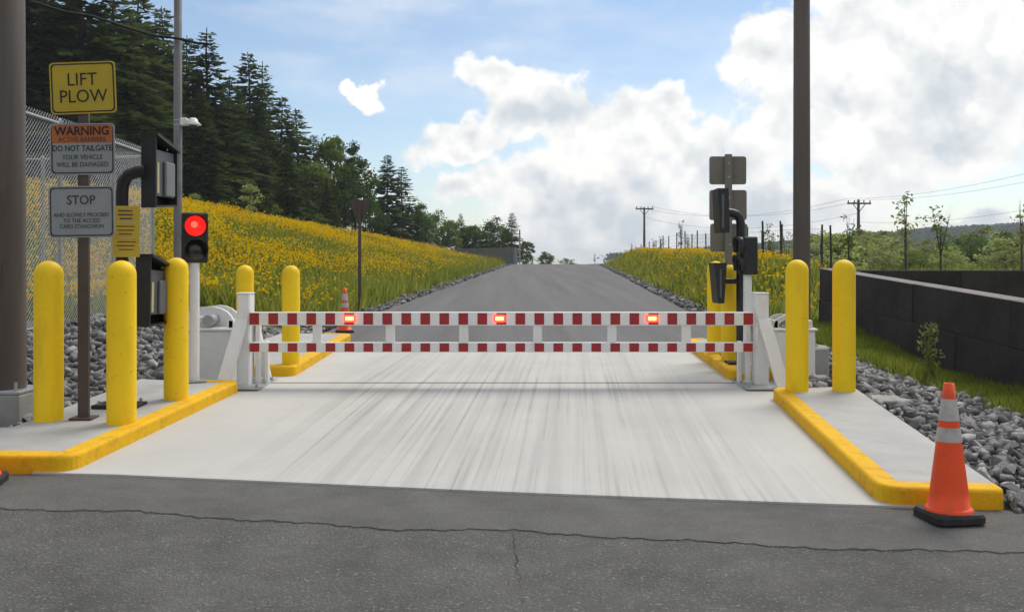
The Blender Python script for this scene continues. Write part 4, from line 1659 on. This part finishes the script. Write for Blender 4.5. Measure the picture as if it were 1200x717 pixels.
def rock_bed(label, sampler, n, n_single, smin, smax, seed, parent=None):
    """The n_single stones that show largest are objects of their own; the others are one 'stuff' mesh."""
    r_ = random.Random(seed)
    items = []
    for _ in range(n):
        x, y = sampler(r_)
        s = smin + (smax - smin) * r_.random() ** 2.3
        items.append((s / y, x, y, s))
    items.sort(reverse=True)
    V, T, MI, o = [], [], [], 0
    for i, (_, x, y, s) in enumerate(items):
        R_ = Matrix.Rotation(r_.uniform(0, 6.28), 3, 'Z') @ Matrix.Rotation(r_.uniform(-.6, .6), 3, 'X') @ Matrix.Rotation(r_.uniform(-.6, .6), 3, 'Y')
        z = land1(x, y) + s * r_.uniform(0.05, 0.45)
        k = r_.randrange(len(STONES))
        if i < n_single:
            ob = bpy.data.objects.new('rock', STONES[k])
            COL.objects.link(ob)
            ob.parent = parent
            ob.location = (x, y, z)
            ob.rotation_euler = R_.to_euler()
            ob.scale = (s, s, s)
        else:
            vv, tt, mi = SDATA[k]
            V.append(vv @ np.array(R_).T * s + np.array((x, y, z)))
            T.append(tt + o)
            MI += [mi] * len(tt)
            o += len(vv)
    ob = mesh_from_arrays('loose_rocks', np.concatenate(V), np.concatenate(T), ['rock', 'rock_dark', 'rock_pale'], MI)
    return tag(ob, label, 'rocks', kind='stuff')


def samp_right(r_):
    while True:
        y = r_.uniform(5.4, 13.5)
        x = r_.uniform(2.7, 5.2)
        inner = 2.80 + 0.10 * (y - 5.5) if y < 9.1 else 2.62
        if y > 10.0:
            inner = 3.2
        if x > inner and x < 4.42 + 0.10 * (14 - y) + r_.gauss(0, 0.2) and not (abs(x - 3.13) < 0.3 and abs(y - 10.6) < 0.3):
            return x, y


def samp_left(r_):
    while True:
        y = r_.uniform(7.0, 15.5)
        x = r_.uniform(-5.7, -2.6)
        lim = -3.62 + 0.04 * (y - 7) if y < 9.5 else (-3.40 if y < 14.4 else -2.9)
        if x < lim and not (abs(x + 4.14) < 0.28 and abs(y - 8) < 0.28) and not (y < 7.6 and x > -4.0 and r_.random() < 0.7):
            return x, y


def samp_sides(r_):
    while True:
        y = 14.5 * (75 / 14.5) ** r_.random()
        s = r_.choice((-1, 1))
        e = abs(r_.gauss(0, 0.42)) - 0.08
        x = lane(y) + s * (3.35 + e)
        if s < 0 and y > 22 and r_.random() < 0.45:
            continue
        return x, y


rock_bed('broken grey stone filling the ground right of the islands', samp_right, 5200, 160, 0.022, 0.105, 21, GROUND)
rock_bed('broken grey stone on the ground left of the islands', samp_left, 4200, 110, 0.024, 0.125, 22, GROUND)
rock_bed('pale broken stone lining both edges of the climbing road', samp_sides, 3000, 30, 0.025, 0.12, 23, GROUND)


# ------------------------------------------------------------------ grass and flowers
def plants(name, label, cat, pts, blades, bh, bw, flowers, fs, seed, mats, ymask=None, spread=0.12):
    """pts (n,2); every plant is a few blades plus flower heads, all in one mesh."""
    g = np.random.default_rng(seed)
    n = len(pts)
    Z = land(pts[:, 0], pts[:, 1])
    base = np.column_stack([pts, Z - 0.02])
    V, MI = [], []
    for b in range(blades):
        a = g.uniform(0, 2 * PI, n)
        hgt = bh * g.uniform(0.3, 1.1, n) * (1 + 0.35 * wob(pts[:, 0], pts[:, 1], 0.8))
        lean = hgt * g.uniform(0.1, 0.9, n)
        o = base + np.column_stack([g.normal(0, spread, n), g.normal(0, spread, n), np.zeros(n)])
        wv = bw * g.uniform(0.6, 1.4, n)
        pa = a + g.uniform(0.8, 2.3, n)
        sd_ = np.column_stack([np.cos(pa) * wv, np.sin(pa) * wv, np.zeros(n)])
        tip = o + np.column_stack([np.cos(a) * lean, np.sin(a) * lean, hgt])
        V.append(np.stack([o - sd_, o + sd_, tip], 1))
        MI.append((g.random(n) < 0.35).astype(int))
    if flowers:
        sel = np.ones(n, bool) if ymask is None else ymask
        q = base[sel]
        m_ = len(q)
        for k in range(flowers):
            c = q + np.column_stack([g.normal(0, spread * 1.4, m_), g.normal(0, spread * 1.4, m_), bh * g.uniform(0.7, 1.25, m_)])
            s = fs * g.uniform(0.6, 1.3, m_)
            nx = g.normal(0, 1, (m_, 3))
            nx /= np.linalg.norm(nx, axis=1)[:, None]
            ny = np.cross(nx, g.normal(0, 1, (m_, 3)))
            ny /= np.linalg.norm(ny, axis=1)[:, None]
            a0, a1 = nx * s[:, None], ny * s[:, None]
            V.append(np.stack([c - a0 - a1, c + a0 - a1, c + a1 * 1.1], 1))
            V.append(np.stack([c + a1 - a0 * .8, c - a1 * 1.1, c + a0 + a1 * .6], 1))
            MI.append(np.full(m_, 2))
            MI.append(np.full(m_, 2))
    V = np.concatenate(V).reshape(-1, 3)
    MI = np.concatenate(MI)
    Fc = np.arange(len(V)).reshape(-1, 3)
    o = mesh_from_arrays(name, V, Fc, mats, MI)
    return tag(o, label, cat, kind='stuff')


def bank_points(n, umin, umax, y0, y1, seed, keep=None):
    g = np.random.default_rng(seed)
    y = y0 * (y1 / y0) ** g.random(n)
    u = g.uniform(umin, umax, n)
    x = lane(y) + u
    p = np.column_stack([x, y])
    if keep is not None:
        p = p[keep(x, y, u, g)]
    return p


GM = ['grass', 'grass_dark', 'flower_yellow']
pL = bank_points(60000, -26, -3.9, 15.5, 95, 5, lambda x, y, u, g: (y > 16.5) | (u < -20))
uL = -(pL[:, 0] - lane(pL[:, 1]))
green = wob(pL[:, 0] * 0.55, pL[:, 1] * 0.22, 1.0) + 0.5 * wob(pL[:, 0], pL[:, 1] * 0.4, 0.45)
yellow = (RNG.random(len(pL)) < np.clip(0.05 + 0.12 * (uL - 4.5), 0.04, 0.66) * np.clip(0.85 - 1.5 * green, 0.03, 1.35))
plants('flower_meadow', 'yellow wildflowers and grass covering the left bank', 'wildflowers', pL, 6, 0.48, 0.024, 6, 0.024, 31, GM, yellow, 0.16)
pR = bank_points(15000, 3.9, 8.6, 17.5, 78, 6, lambda x, y, u, g: x / y < 0.305 + g.normal(0, 0.008, len(x)))
uR = pR[:, 0] - lane(pR[:, 1])
yel = RNG.random(len(pR)) < np.clip(0.05 + 0.34 * (uR - 4.5) * sst(18, 28, pR[:, 1]) - 0.22 * wob(pR[:, 0], pR[:, 1] * 0.3, 0.6), 0.02, 0.6)
plants('flower_meadow', 'yellow wildflowers and grass along the right bank', 'wildflowers', pR, 7, 0.28, 0.026, 4, 0.026, 32, GM, yel, 0.15)


def grass_right(n, seed):
    g = np.random.default_rng(seed)
    y = g.uniform(7.0, 17.5, n)
    x = g.uniform(4.0, 5.5, n)
    k = (x > 4.36 + 0.10 * (14 - y) + g.normal(0, 0.06, n)) & (x < 5.25 + 0.03 * (16.6 - y))
    return np.column_stack([x, y])[k]


plants('grass_verge', 'green grass strip between the broken stone and the dark block wall', 'grass', grass_right(26000, 8), 5, 0.19, 0.008, 0, 0, 33, GM, None, 0.05)
gg = np.random.default_rng(9)
pf = np.column_stack([gg.uniform(-13, -5.0, 2500), gg.uniform(13, 18, 2500)])
plants('rough_grass', 'rough grass around and behind the chain-link yard', 'grass', pf[(pf[:, 0] < -5.7) | (pf[:, 1] > 15.8)], 5, 0.4, 0.02, 2, 0.035, 34, GM, gg.random(len(pf[(pf[:, 0] < -5.7) | (pf[:, 1] > 15.8)])) < 0.4, 0.12)
gg = np.random.default_rng(10)
yy_ = 20 * (140 / 20) ** gg.random(14000)
xx_ = lane(np.minimum(yy_, 140)) + gg.uniform(9, 60, 14000)
plants('rough_grass', 'long grass on the level ground right of the bank', 'grass', np.column_stack([xx_, yy_]), 4, 0.7, 0.045, 0, 0, 35, GM, None, 0.25)


# ------------------------------------------------------------------ trees
def leaf_quads(C, size, g, aspect=0.6, flat=0.0):
    n = len(C)
    a = g.normal(0, 1, (n, 3))
    a[:, 2] *= (1 - flat)
    a /= np.linalg.norm(a, axis=1)[:, None]
    b = np.cross(a, g.normal(0, 1, (n, 3)))
    b /= np.linalg.norm(b, axis=1)[:, None]
    s = size * g.uniform(0.6, 1.35, n)[:, None]
    a, b = a * s, b * s * aspect
    return np.stack([C - a, C - b * 0.9 + a * 0.1, C + a, C + b], 1)


def make_mesh_obj(name, quads, mats, parent, mi=None):
    V = quads.reshape(-1, 3)
    return mesh_from_arrays(name, V, np.arange(len(V)).reshape(-1, 4), mats, mi, parent)


def conifer(seed, h=12.0, spread=0.24, mat='needles', gap=0.08, droop=0.25, dens=1.0, full=1.0):
    """Trunk with whorls of drooping branches carrying flat needle sprays."""
    g = np.random.default_rng(seed)
    r_ = random.Random(seed)
    t = thing('conifer_tree', 'x', 'tree')
    tr = MB()
    bend = [(0.06 * math.sin(i * 1.1 + seed), 0.06 * math.cos(i * 0.9 + seed), h * i / 8) for i in range(9)]
    tr.tube(bend, [h * 0.0135 * (1 - 0.93 * i / 8) + 0.01 for i in range(9)], 8)
    Q = []
    z = h * gap
    while z < h * 0.985:
        q = z / h
        nb = r_.randint(4, 6)
        lmax = h * spread * (1 - q) ** 0.85 * (0.35 + 0.65 * min(1, q / 0.22)) + 0.12
        a0 = r_.uniform(0, 6.28)
        for b in range(nb):
            if r_.random() < 0.10:
                continue
            a = a0 + 2 * PI * b / nb + r_.uniform(-0.3, 0.3)
            ln = lmax * r_.uniform(0.5, 1.3)
            rise = r_.uniform(0.05, 0.25) * (1 if q > 0.6 else -0.4) + 0.35 * max(0, q - 0.75) / 0.25
            dx, dy = math.cos(a), math.sin(a)
            m_ = max(2, int(ln / 0.17 * dens))
            tip = (dx * ln, dy * ln, z + rise * ln - droop * ln * 0.8)
            if ln > 0.5:
                tr.tube([(dx * 0.03, dy * 0.03, z), (dx * ln * 0.55, dy * ln * 0.55, z + rise * ln * 0.55 - droop * ln * 0.25), tip], [0.022, 0.014, 0.004], 3, caps=False)
            for k in range(m_):
                s = (k + r_.random()) / m_
                if s < 0.12:
                    continue
                px_, py_ = dx * ln * s, dy * ln * s
                pz_ = z + rise * ln * s - droop * ln * s * s * 0.8
                wd = (0.30 * (1.1 - s) * ln * 0.6 + 0.13) * full
                for sgn in (-1, 1):
                    f_ = r_.uniform(0.7, 1.2)
                    ex, ey = -dy * sgn, dx * sgn
                    L_ = wd * f_
                    sx_, sy_ = ex * 0.8 + dx * 0.6, ey * 0.8 + dy * 0.6
                    p0 = (px_, py_, pz_)
                    dz = r_.uniform(-0.35, 0.12) * L_
                    tip_ = (px_ + sx_ * L_, py_ + sy_ * L_, pz_ + dz)
                    w_ = (0.055 + 0.15 * L_) * full
                    mx_, my_, mz_ = px_ + sx_ * L_ * 0.5, py_ + sy_ * L_ * 0.5, pz_ + dz * 0.4
                    tl = r_.uniform(-0.6, 0.6)
                    Q.append([p0, (mx_ + dx * w_, my_ + dy * w_, mz_ + tl * w_), tip_, (mx_ - dx * w_, my_ - dy * w_, mz_ - tl * w_ - 0.03)])
        z += h * 0.020 * r_.uniform(0.7, 1.3) * (1.15 - 0.5 * q) / max(dens, 0.6) + 0.03
    tr.build('trunk', 'bark', t)
    make_mesh_obj('crown', np.array(Q), [mat], t)
    t['h'] = h
    return t


def broadleaf(seed, h=8.0, rad=2.2, crown0=0.25, mat='leaves_dark', clumps=54, per=95, leaf=0.14, bark='bark', shape=1.0, name='broadleaf_tree'):
    g = np.random.default_rng(seed)
    r_ = random.Random(seed)
    t = thing(name, 'x', 'tree')
    tr = MB()
    tr.tube([(0, 0, -0.2), (0.03 * h * r_.uniform(-1, 1), 0.02 * h, h * 0.35), (0.03 * h * r_.uniform(-1, 1), 0, h * 0.62), (0, 0, h * 0.9)], [h * 0.016, h * 0.012, h * 0.008, 0.012], 8)
    C = []
    for i in range(clumps):
        for _ in range(50):
            p = g.uniform(-1, 1, 3)
            d_ = np.linalg.norm(p)
            if d_ < 1 and (d_ > 0.45 or r_.random() < 0.35):
                break
        w_ = 1 - 0.35 * shape * max(0, p[2])
        c = np.array([p[0] * rad * w_, p[1] * rad * w_, h * (crown0 + (1 - crown0) * (p[2] * 0.5 + 0.5))])
        C.append(c)
        if i % 3 == 0:
            zb = min(c[2] * 0.8, h * 0.7) * r_.uniform(0.6, 0.95)
            tr.tube([(0, 0, zb), tuple((np.array([0, 0, zb]) + c) / 2 + np.array([0, 0, -0.1])), tuple(c)], [h * 0.006, h * 0.004, 0.006], 4, caps=False)
    cr_ = rad * 0.30
    pts = []
    for c in C:
        k = int(per * r_.uniform(0.5, 1.3))
        rr_ = cr_ * r_.uniform(0.6, 1.3)
        pts.append(c + g.normal(0, 0.5, (k, 3)) * np.array([rr_, rr_, rr_ * 0.7]))
    tr.build('trunk', bark, t)
    make_mesh_obj('crown', leaf_quads(np.concatenate(pts), leaf, g, 0.62), [mat], t)
    t['h'] = h
    return t


def sapling(seed, h=5.0, mat='leaves_olive', n=160, w=0.55, leaf=0.11, bare=0.35, forks=2):
    g = np.random.default_rng(seed)
    r_ = random.Random(seed)
    t = thing('sapling_tree', 'x', 'tree')
    tr = MB()
    tr.tube([(0, 0, -0.2), (0.05, 0.02, h * 0.5), (0.0, 0, h * 0.75)], [0.06, 0.045, 0.025], 6)
    pts = []
    for f_ in range(forks):
        a = 2 * PI * f_ / forks + r_.uniform(-.5, .5)
        e = np.array([math.cos(a) * w * 0.6, math.sin(a) * w * 0.6, h * r_.uniform(0.88, 1.0)])
        s = np.array([0.03, 0.01, h * bare])
        tr.tube([tuple(s), tuple((s + e) / 2 + np.array([0, 0, 0.1])), tuple(e)], [0.035, 0.022, 0.008], 5, caps=False)
        for k in range(int(n / forks / 9)):
            q = r_.uniform(0.1, 1.0)
            c = s + (e - s) * q + g.normal(0, w * 0.28, 3)
            tr.tube([tuple(s + (e - s) * q), tuple(c)], [0.012, 0.004], 3, caps=False)
            pts.append(c + g.normal(0, 0.15, (9, 3)))
    tr.build('trunk', 'bark', t)
    make_mesh_obj('crown', leaf_quads(np.concatenate(pts), leaf, g, 0.6), [mat], t)
    t['h'] = h
    return t


CON = [conifer(41, 12, 0.27, full=1.5), conifer(42, 12, 0.30, full=1.5), conifer(43, 12, 0.24, full=1.5), conifer(44, 12, 0.34, gap=0.10, full=1.5), conifer(45, 12, 0.29, 'needles_light', full=1.5)]
PINE = [conifer(51, 12, 0.27, 'needles_light', 0.10, 0.05, 0.95, 1.6), conifer(52, 12, 0.27, 'needles', 0.06, 0.10, 1.1, 1.8)]
BRD = [broadleaf(61, 8, 2.3, 0.22), broadleaf(62, 8, 2.0, 0.18, 'leaves_mid'), broadleaf(63, 8, 2.8, 0.12, 'leaves_dark', 60)]
TALLB = [broadleaf(64, 12, 1.7, 0.62, 'leaves_dark', 30, 95, 0.15, 'bark_pale')]
YOUNG = [broadleaf(65, 4, 0.85, 0.1, 'leaves_bright', 24, 46, 0.09, name='young_tree', shape=1.8), broadleaf(66, 4, 1.2, 0.05, 'leaves_mid', 26, 46, 0.09, name='shrub')]
SHR = [broadleaf(71, 3, 1.5, 0.02, 'leaves_bright', 34, 60, 0.10, name='shrub'), broadleaf(72, 3, 1.3, 0.05, 'leaves_mid', 30, 60, 0.10, name='shrub'),
       broadleaf(73, 3, 1.2, 0.05, 'leaves_olive', 30, 50, 0.10, name='shrub'), broadleaf(74, 4, 1.5, 0.2, 'leaves_dark', 34, 60, 0.10, name='broadleaf_tree')]
SAP = [sapling(81, 5), sapling(82, 5, 'leaves_mid', 220, 0.7), sapling(83, 5, 'leaves_olive', 120, 0.4, forks=3), sapling(84, 5, 'leaves_dark', 190, 0.45, bare=0.1, forks=3)]
PROTO = CON + PINE + BRD + TALLB + YOUNG + SHR + SAP
USED = set()


def plant(src, x, d, ytop, label, group=None, wide=1.0, rz=None, base=None):
    """Stand a tree at photo column x, distance d, tall enough to reach photo row ytop."""
    X = px(x, d)
    g = land1(X, d) - 0.05 if base is None else base
    h = pz(ytop, d) - g
    if id(src) in USED:
        o = copy_tree(src)
        o.name = src.name.split('.')[0]
    else:
        USED.add(id(src))
        o = src
    s = h / src['h']
    o.location = (X, d, g)
    o.scale = (s * wide, s * wide, s)
    o.rotation_euler = (0, 0, random.uniform(0, 6.28) if rz is None else rz)
    o['label'] = label
    if group:
        o['group'] = group
    return o


# skyline trees, left to right
T = [
    (CON[1], 8, 46, -95, 'tall dark conifer at the far left edge behind the thick pole', 1.0),
    (CON[0], 52, 48, -70, 'tall dark conifer above the LIFT PLOW plate, top out of view', 1.1),
    (CON[3], 95, 47, -60, 'broad dark conifer right of the LIFT PLOW plate, top out of view', 1.1),
    (CON[2], 132, 50, -30, 'dark conifer between the LIFT PLOW plate and the slim camera post', 1.2),
    (CON[4], 162, 54, -8, 'conifer with its tip at the top edge left of the slim camera post', 1.2),
    (CON[1], 190, 57, 8, 'dark conifer just left of the slim camera post, reaching the top edge', 1.0),
    (CON[0], 243, 58, 33, 'pointed dark conifer tallest right of the slim camera post', 1.05),
    (CON[3], 220, 62, 42, 'dark conifer directly behind the slim camera post', 0.9),
    (CON[2], 268, 60, 88, 'lower dark conifer in the dip between two skyline peaks', 1.2),
    (CON[1], 291, 66, 61, 'dark conifer with the second high peak of the left skyline', 0.95),
    (CON[0], 308, 70, 72, 'dark conifer on the right shoulder of the second skyline peak', 0.9),
    (CON[3], 330, 70, 112, 'mid-height dark conifer on the falling skyline', 1.0),
    (CON[2], 348, 74, 127, 'narrow dark conifer with a spiky tip midway down the falling skyline', 1.25),
    (CON[4], 367, 76, 158, 'lighter green conifer low on the falling skyline', 1.2),
    (BRD[1], 388, 74, 153, 'mid green broadleaf tree rising at the foot of the falling skyline', 0.62),
    (TALLB[0], 414, 78, 168, 'thin pale-stemmed tree with a small round crown against blue sky', 0.75),
    (BRD[0], 404, 70, 205, 'rounded broadleaf tree below the thin pale-stemmed tree', 1.0),
    (BRD[2], 433, 80, 232, 'low broadleaf tree behind the triangular road sign', 0.9),
    (PINE[1], 454, 88, 181, 'tall twin-peaked pine, left peak, standing clear of the wood', 0.95),
    (PINE[0], 471, 90, 195, 'right peak of the twin-peaked pines, slightly shorter', 1.0),
    (BRD[0], 489, 90, 236, 'dark broadleaf tree at the right foot of the twin pines', 0.9),
    (BRD[2], 512, 94, 248, 'broad rounded tree halfway between twin pines and curved wall', 0.9),
    (PINE[0], 540, 98, 250, 'thin sparse pine poking above the round trees by the curved wall', 0.8),
    (BRD[0], 558, 98, 262, 'dark rounded tree behind the left end of the curved wall', 1.1),
    (BRD[2], 578, 100, 256, 'wide dark tree behind the middle of the curved wall', 1.0),
    (PINE[0], 600, 100, 249, 'open-branched pine at the right end of the curved wall', 1.05),
    (BRD[1], 498, 91, 252, 'mid green tree in the gap right of the dark broadleaf by the twin pines', 1.0),
    (BRD[1], 527, 96, 256, 'lighter green rounded tree left of the thin sparse pine', 1.0),
    (BRD[1], 549, 100, 262, 'light green tree just right of the thin sparse pine', 1.0),
    (BRD[2], 590, 104, 266, 'dark tree filling the gap left of the open-branched pine', 0.9),
    (BRD[1], 617, 112, 281, 'small green tree at the crest just right of the thin pale post', 1.0),
    (BRD[0], 640, 120, 294, 'small round green tree on the horizon above the road crest', 1.2),
    (SHR[1], 662, 124, 301, 'tiny dark shrub on the horizon at the right of the road crest', 1.3),
]
for s_, x, d, yt_, lab, wd in T:
    plant(s_, x, d, yt_, lab, 'trees along the left skyline', wd * (1.22 if s_ in CON + PINE else 1.1))
# trees massed inside the wood
fr = random.Random(77)
for i in range(34):
    x = 10 + i * 11.5 + fr.uniform(-6, 6)
    d = fr.uniform(50, 95)
    sky_y = np.interp(x, [0, 150, 190, 240, 265, 295, 340, 380, 420], [-40, 0, 20, 60, 100, 85, 140, 180, 215])
    plant(fr.choice(CON), x, d, sky_y + fr.uniform(15, 70), 'dark conifer packed inside the hillside wood, its outline lost among the others', 'conifers massed inside the wood', fr.uniform(0.9, 1.3))
for i in range(16):
    x = 25 + i * 26 + fr.uniform(-9, 9)
    plant(fr.choice(BRD[:2] + CON[:1]), x, fr.uniform(44, 60) + x * 0.05, fr.uniform(165, 215) + x * 0.03, 'small leafy tree under the taller conifers at the front of the wood', 'understorey trees of the wood', 1.0)
for k, (x, d, y, lab) in enumerate([(293, 47, 209, 'bright green pointed young tree at the top of the flower bank'),
                                    (322, 52, 236, 'low bright green bush right of the pointed young tree on the bank'),
                                    (228, 42, 222, 'bright green young tree above the red signal light'),
                                    (345, 55, 240, 'bushy green shrub on the bank below the falling skyline'),
                                    (376, 58, 248, 'small leafy shrub on the bank left of the triangular sign'),
                                    (262, 44, 232, 'leafy bush between the red signal and the pointed young tree'),
                                    (70, 38, 205, 'green bush seen through the chain-link fence below the WARNING plate')]):
    plant(YOUNG[0 if k in (0, 2) else 1], x, d, y, lab, 'young growth along the flower bank')

# right side: shrubs and saplings
RS = [
    (SHR[0], 962, 44, 272, 'bright green shrub just right of the tall right pole', 1.0), (SHR[1], 985, 50, 270, 'green shrub behind the rightmost bollard', 1.0),
    (SHR[2], 1015, 48, 276, 'olive green shrub at the foot of the right power pole', 1.0), (SHR[0], 1038, 56, 278, 'bright shrub right of the right power pole', 1.1),
    (SHR[1], 1066, 52, 290, 'low green shrub below the tall forked sapling', 1.0), (SHR[2], 1082, 60, 281, 'olive shrub between the two tall saplings', 1.1),
    (SHR[0], 1108, 54, 288, 'bright low shrub under the round-topped sapling', 1.1), (SHR[3], 1137, 58, 277, 'dark green small tree standing above the far wall at right', 1.15),
    (SHR[1], 1160, 62, 281, 'green shrub right of the dark small tree', 1.1), (SHR[0], 1180, 55, 279, 'bright bushy shrub near the right edge', 1.1),
    (SHR[2], 1208, 52, 274, 'olive shrub cut by the right edge of the picture', 1.1), (SHR[1], 945, 60, 282, 'green shrub directly behind the tall right pole', 1.0),
    (SAP[0], 1062, 42, 224, 'tall thin forked sapling with sparse leaves against the clouds', 1.0), (SAP[1], 1103, 44, 241, 'slim sapling with a small round tuft of leaves at its top', 1.0),
    (SAP[3], 995, 40, 252, 'leafy sapling left of the right power pole', 1.0), (SAP[2], 1198, 46, 232, 'tall leafy sapling at the right edge of the picture', 0.8),
    (SAP[3], 798, 40, 258, 'slender tall sapling by the mesh fence, left of the grey sign backs', 0.75), (SAP[1], 806, 44, 275, 'bushy sapling beside the slender tall one by the mesh fence', 0.9),
    (SAP[3], 775, 48, 277, 'leafy sapling by the mesh fence right of the far power pole', 1.2), (SAP[3], 766, 52, 280, 'small sapling close to the foot of the far power pole', 1.2),
    (SAP[2], 740, 60, 284, 'thin sapling left of the far power pole', 1.0), (SAP[1], 902, 36, 262, 'leafy sapling between the two black stakes', 0.75),
    (SAP[0], 922, 34, 270, 'sapling half hidden by the tall right pole', 0.8), (SAP[2], 697, 85, 296, 'tiny sapling on the skyline right of the road crest', 1.0),
    (SAP[3], 882, 38, 285, 'low leafy sapling behind the black signal on the right', 1.0),
]
for s_, x, d, yt_, lab, wd in RS:
    plant(s_, x, d, yt_, lab, 'young trees and shrubs beyond the right bank', wd * (1.5 if s_ in SHR else 1.25))
br = random.Random(5)
for i in range(30):
    x = 945 + i * 9.6 + br.uniform(-4, 4)
    gap = 1045 < x < 1125
    plant(br.choice(SHR[:3]), x, br.uniform(58, 82), (288 if gap else 274) + br.uniform(-9, 10), 'light green bush merging into the thicket above the dark walls', 'bushes of the thicket on the right', br.uniform(1.1, 1.7))
for k, (x, d, y, lab) in enumerate([(462, 52, 296, 'low green bush on the right end of the left flower bank'), (505, 60, 297, 'low green bush in the flowers below the twin pines'),
                                    (545, 66, 300, 'small green bush in the flowers left of the road crest'), (478, 44, 308, 'weedy green bush close to the road edge on the left bank'),
                                    (437, 46, 291, 'leafy green bush just right of the triangular road sign')]):
    plant(SHR[1], x, d, y, lab, 'low bushes on the left flower bank', 1.4)
for p in PROTO:                       # prototypes nothing was planted from
    if id(p) not in USED:
        for c in list(p.children):
            bpy.data.objects.remove(c)
        bpy.data.objects.remove(p)
    else:
        pass
for o in bpy.data.objects:
    if 'h' in o.keys():
        del o['h']

# tall pale weed in front of the block wall
wd_ = thing('tall_weed', 'tall pale green weed growing against the dark block wall', 'weed', (px(1090, 11.2), 11.2, land1(px(1090, 11.2), 11.2)))
wm = MB()
for a in (-0.03, 0.0, 0.04):
    wm.tube([(a, 0, -0.05), (a * 1.4, 0.01, 0.35), (a * 2.2, 0.02, 0.68)], [0.006, 0.005, 0.002], 4)
wm.build('stem', 'grass', wd_)
g_ = np.random.default_rng(3)
cc = np.column_stack([g_.normal(0, 0.05, 240), g_.normal(0, 0.05, 240), g_.uniform(0.08, 0.72, 240)])
make_mesh_obj('foliage', leaf_quads(cc, 0.035, g_, 0.45), ['leaves_olive'], wd_)


# ------------------------------------------------------------------ far wooded hill
def far_hill():
    g = np.random.default_rng(12)
    xs = np.linspace(40, 760, 60)
    ys_ = np.linspace(380, 900, 40)
    X, Y = np.meshgrid(xs, ys_)

    def hz(X, Y):
        r = np.sqrt(((X - 330) / 215.0) ** 2 + ((Y - 600) / 200.0) ** 2)
        return 21.0 * np.exp(-(r ** 2) * 1.1) + 3 * np.exp(-(((X - 480) / 260) ** 2 + ((Y - 640) / 200) ** 2)) - 1.5
    Z = hz(X, Y)
    idx = np.arange(X.size).reshape(X.shape)
    F = np.stack([idx[:-1, :-1], idx[:-1, 1:], idx[1:, 1:], idx[1:, :-1]], -1).reshape(-1, 4)
    h = mesh_from_arrays('hill', np.stack([X, Y, Z], -1).reshape(-1, 3), F, ['far_wood'], smooth=True)
    tag(h, 'low wooded hill on the right horizon', 'hill', kind='structure')
    n = 5200
    cx, cy = g.uniform(60, 740, n), g.uniform(390, 640, n)
    cz = hz(cx, cy)
    C = []
    for k in range(16):
        C.append(np.column_stack([cx + g.normal(0, 1.5, n), cy + g.normal(0, 1.5, n), cz + g.uniform(0.5, 5.5, n)]))
    C = np.concatenate(C)
    o = make_mesh_obj('far_wood', leaf_quads(C, 1.3, g, 0.7), ['far_wood'], None)
    tag(o, 'unbroken woodland covering the low hill on the right horizon', 'woodland', kind='stuff')


far_hill()


# ------------------------------------------------------------------ air
def haze():
    mt = bpy.data.materials.new('haze')
    mt.use_nodes = True
    N, L = mt.node_tree.nodes, mt.node_tree.links
    N.clear()
    out = N.new('ShaderNodeOutputMaterial')
    pv = N.new('ShaderNodeVolumePrincipled')
    pv.inputs['Color'].default_value = (0.86, 0.92, 1.0, 1)
    pv.inputs['Density'].default_value = 0.00045
    pv.inputs['Anisotropy'].default_value = 0.2
    L.new(pv.outputs[0], out.inputs['Volume'])
    mb = MB().box((0, 850, 18.5), (5400, 3700, 43))
    o = mb.build('haze', 'rock')
    o.data.materials.clear()
    o.data.materials.append(mt)
    tag(o, 'thin pale summer haze over the whole scene', 'haze', kind='stuff')


haze()
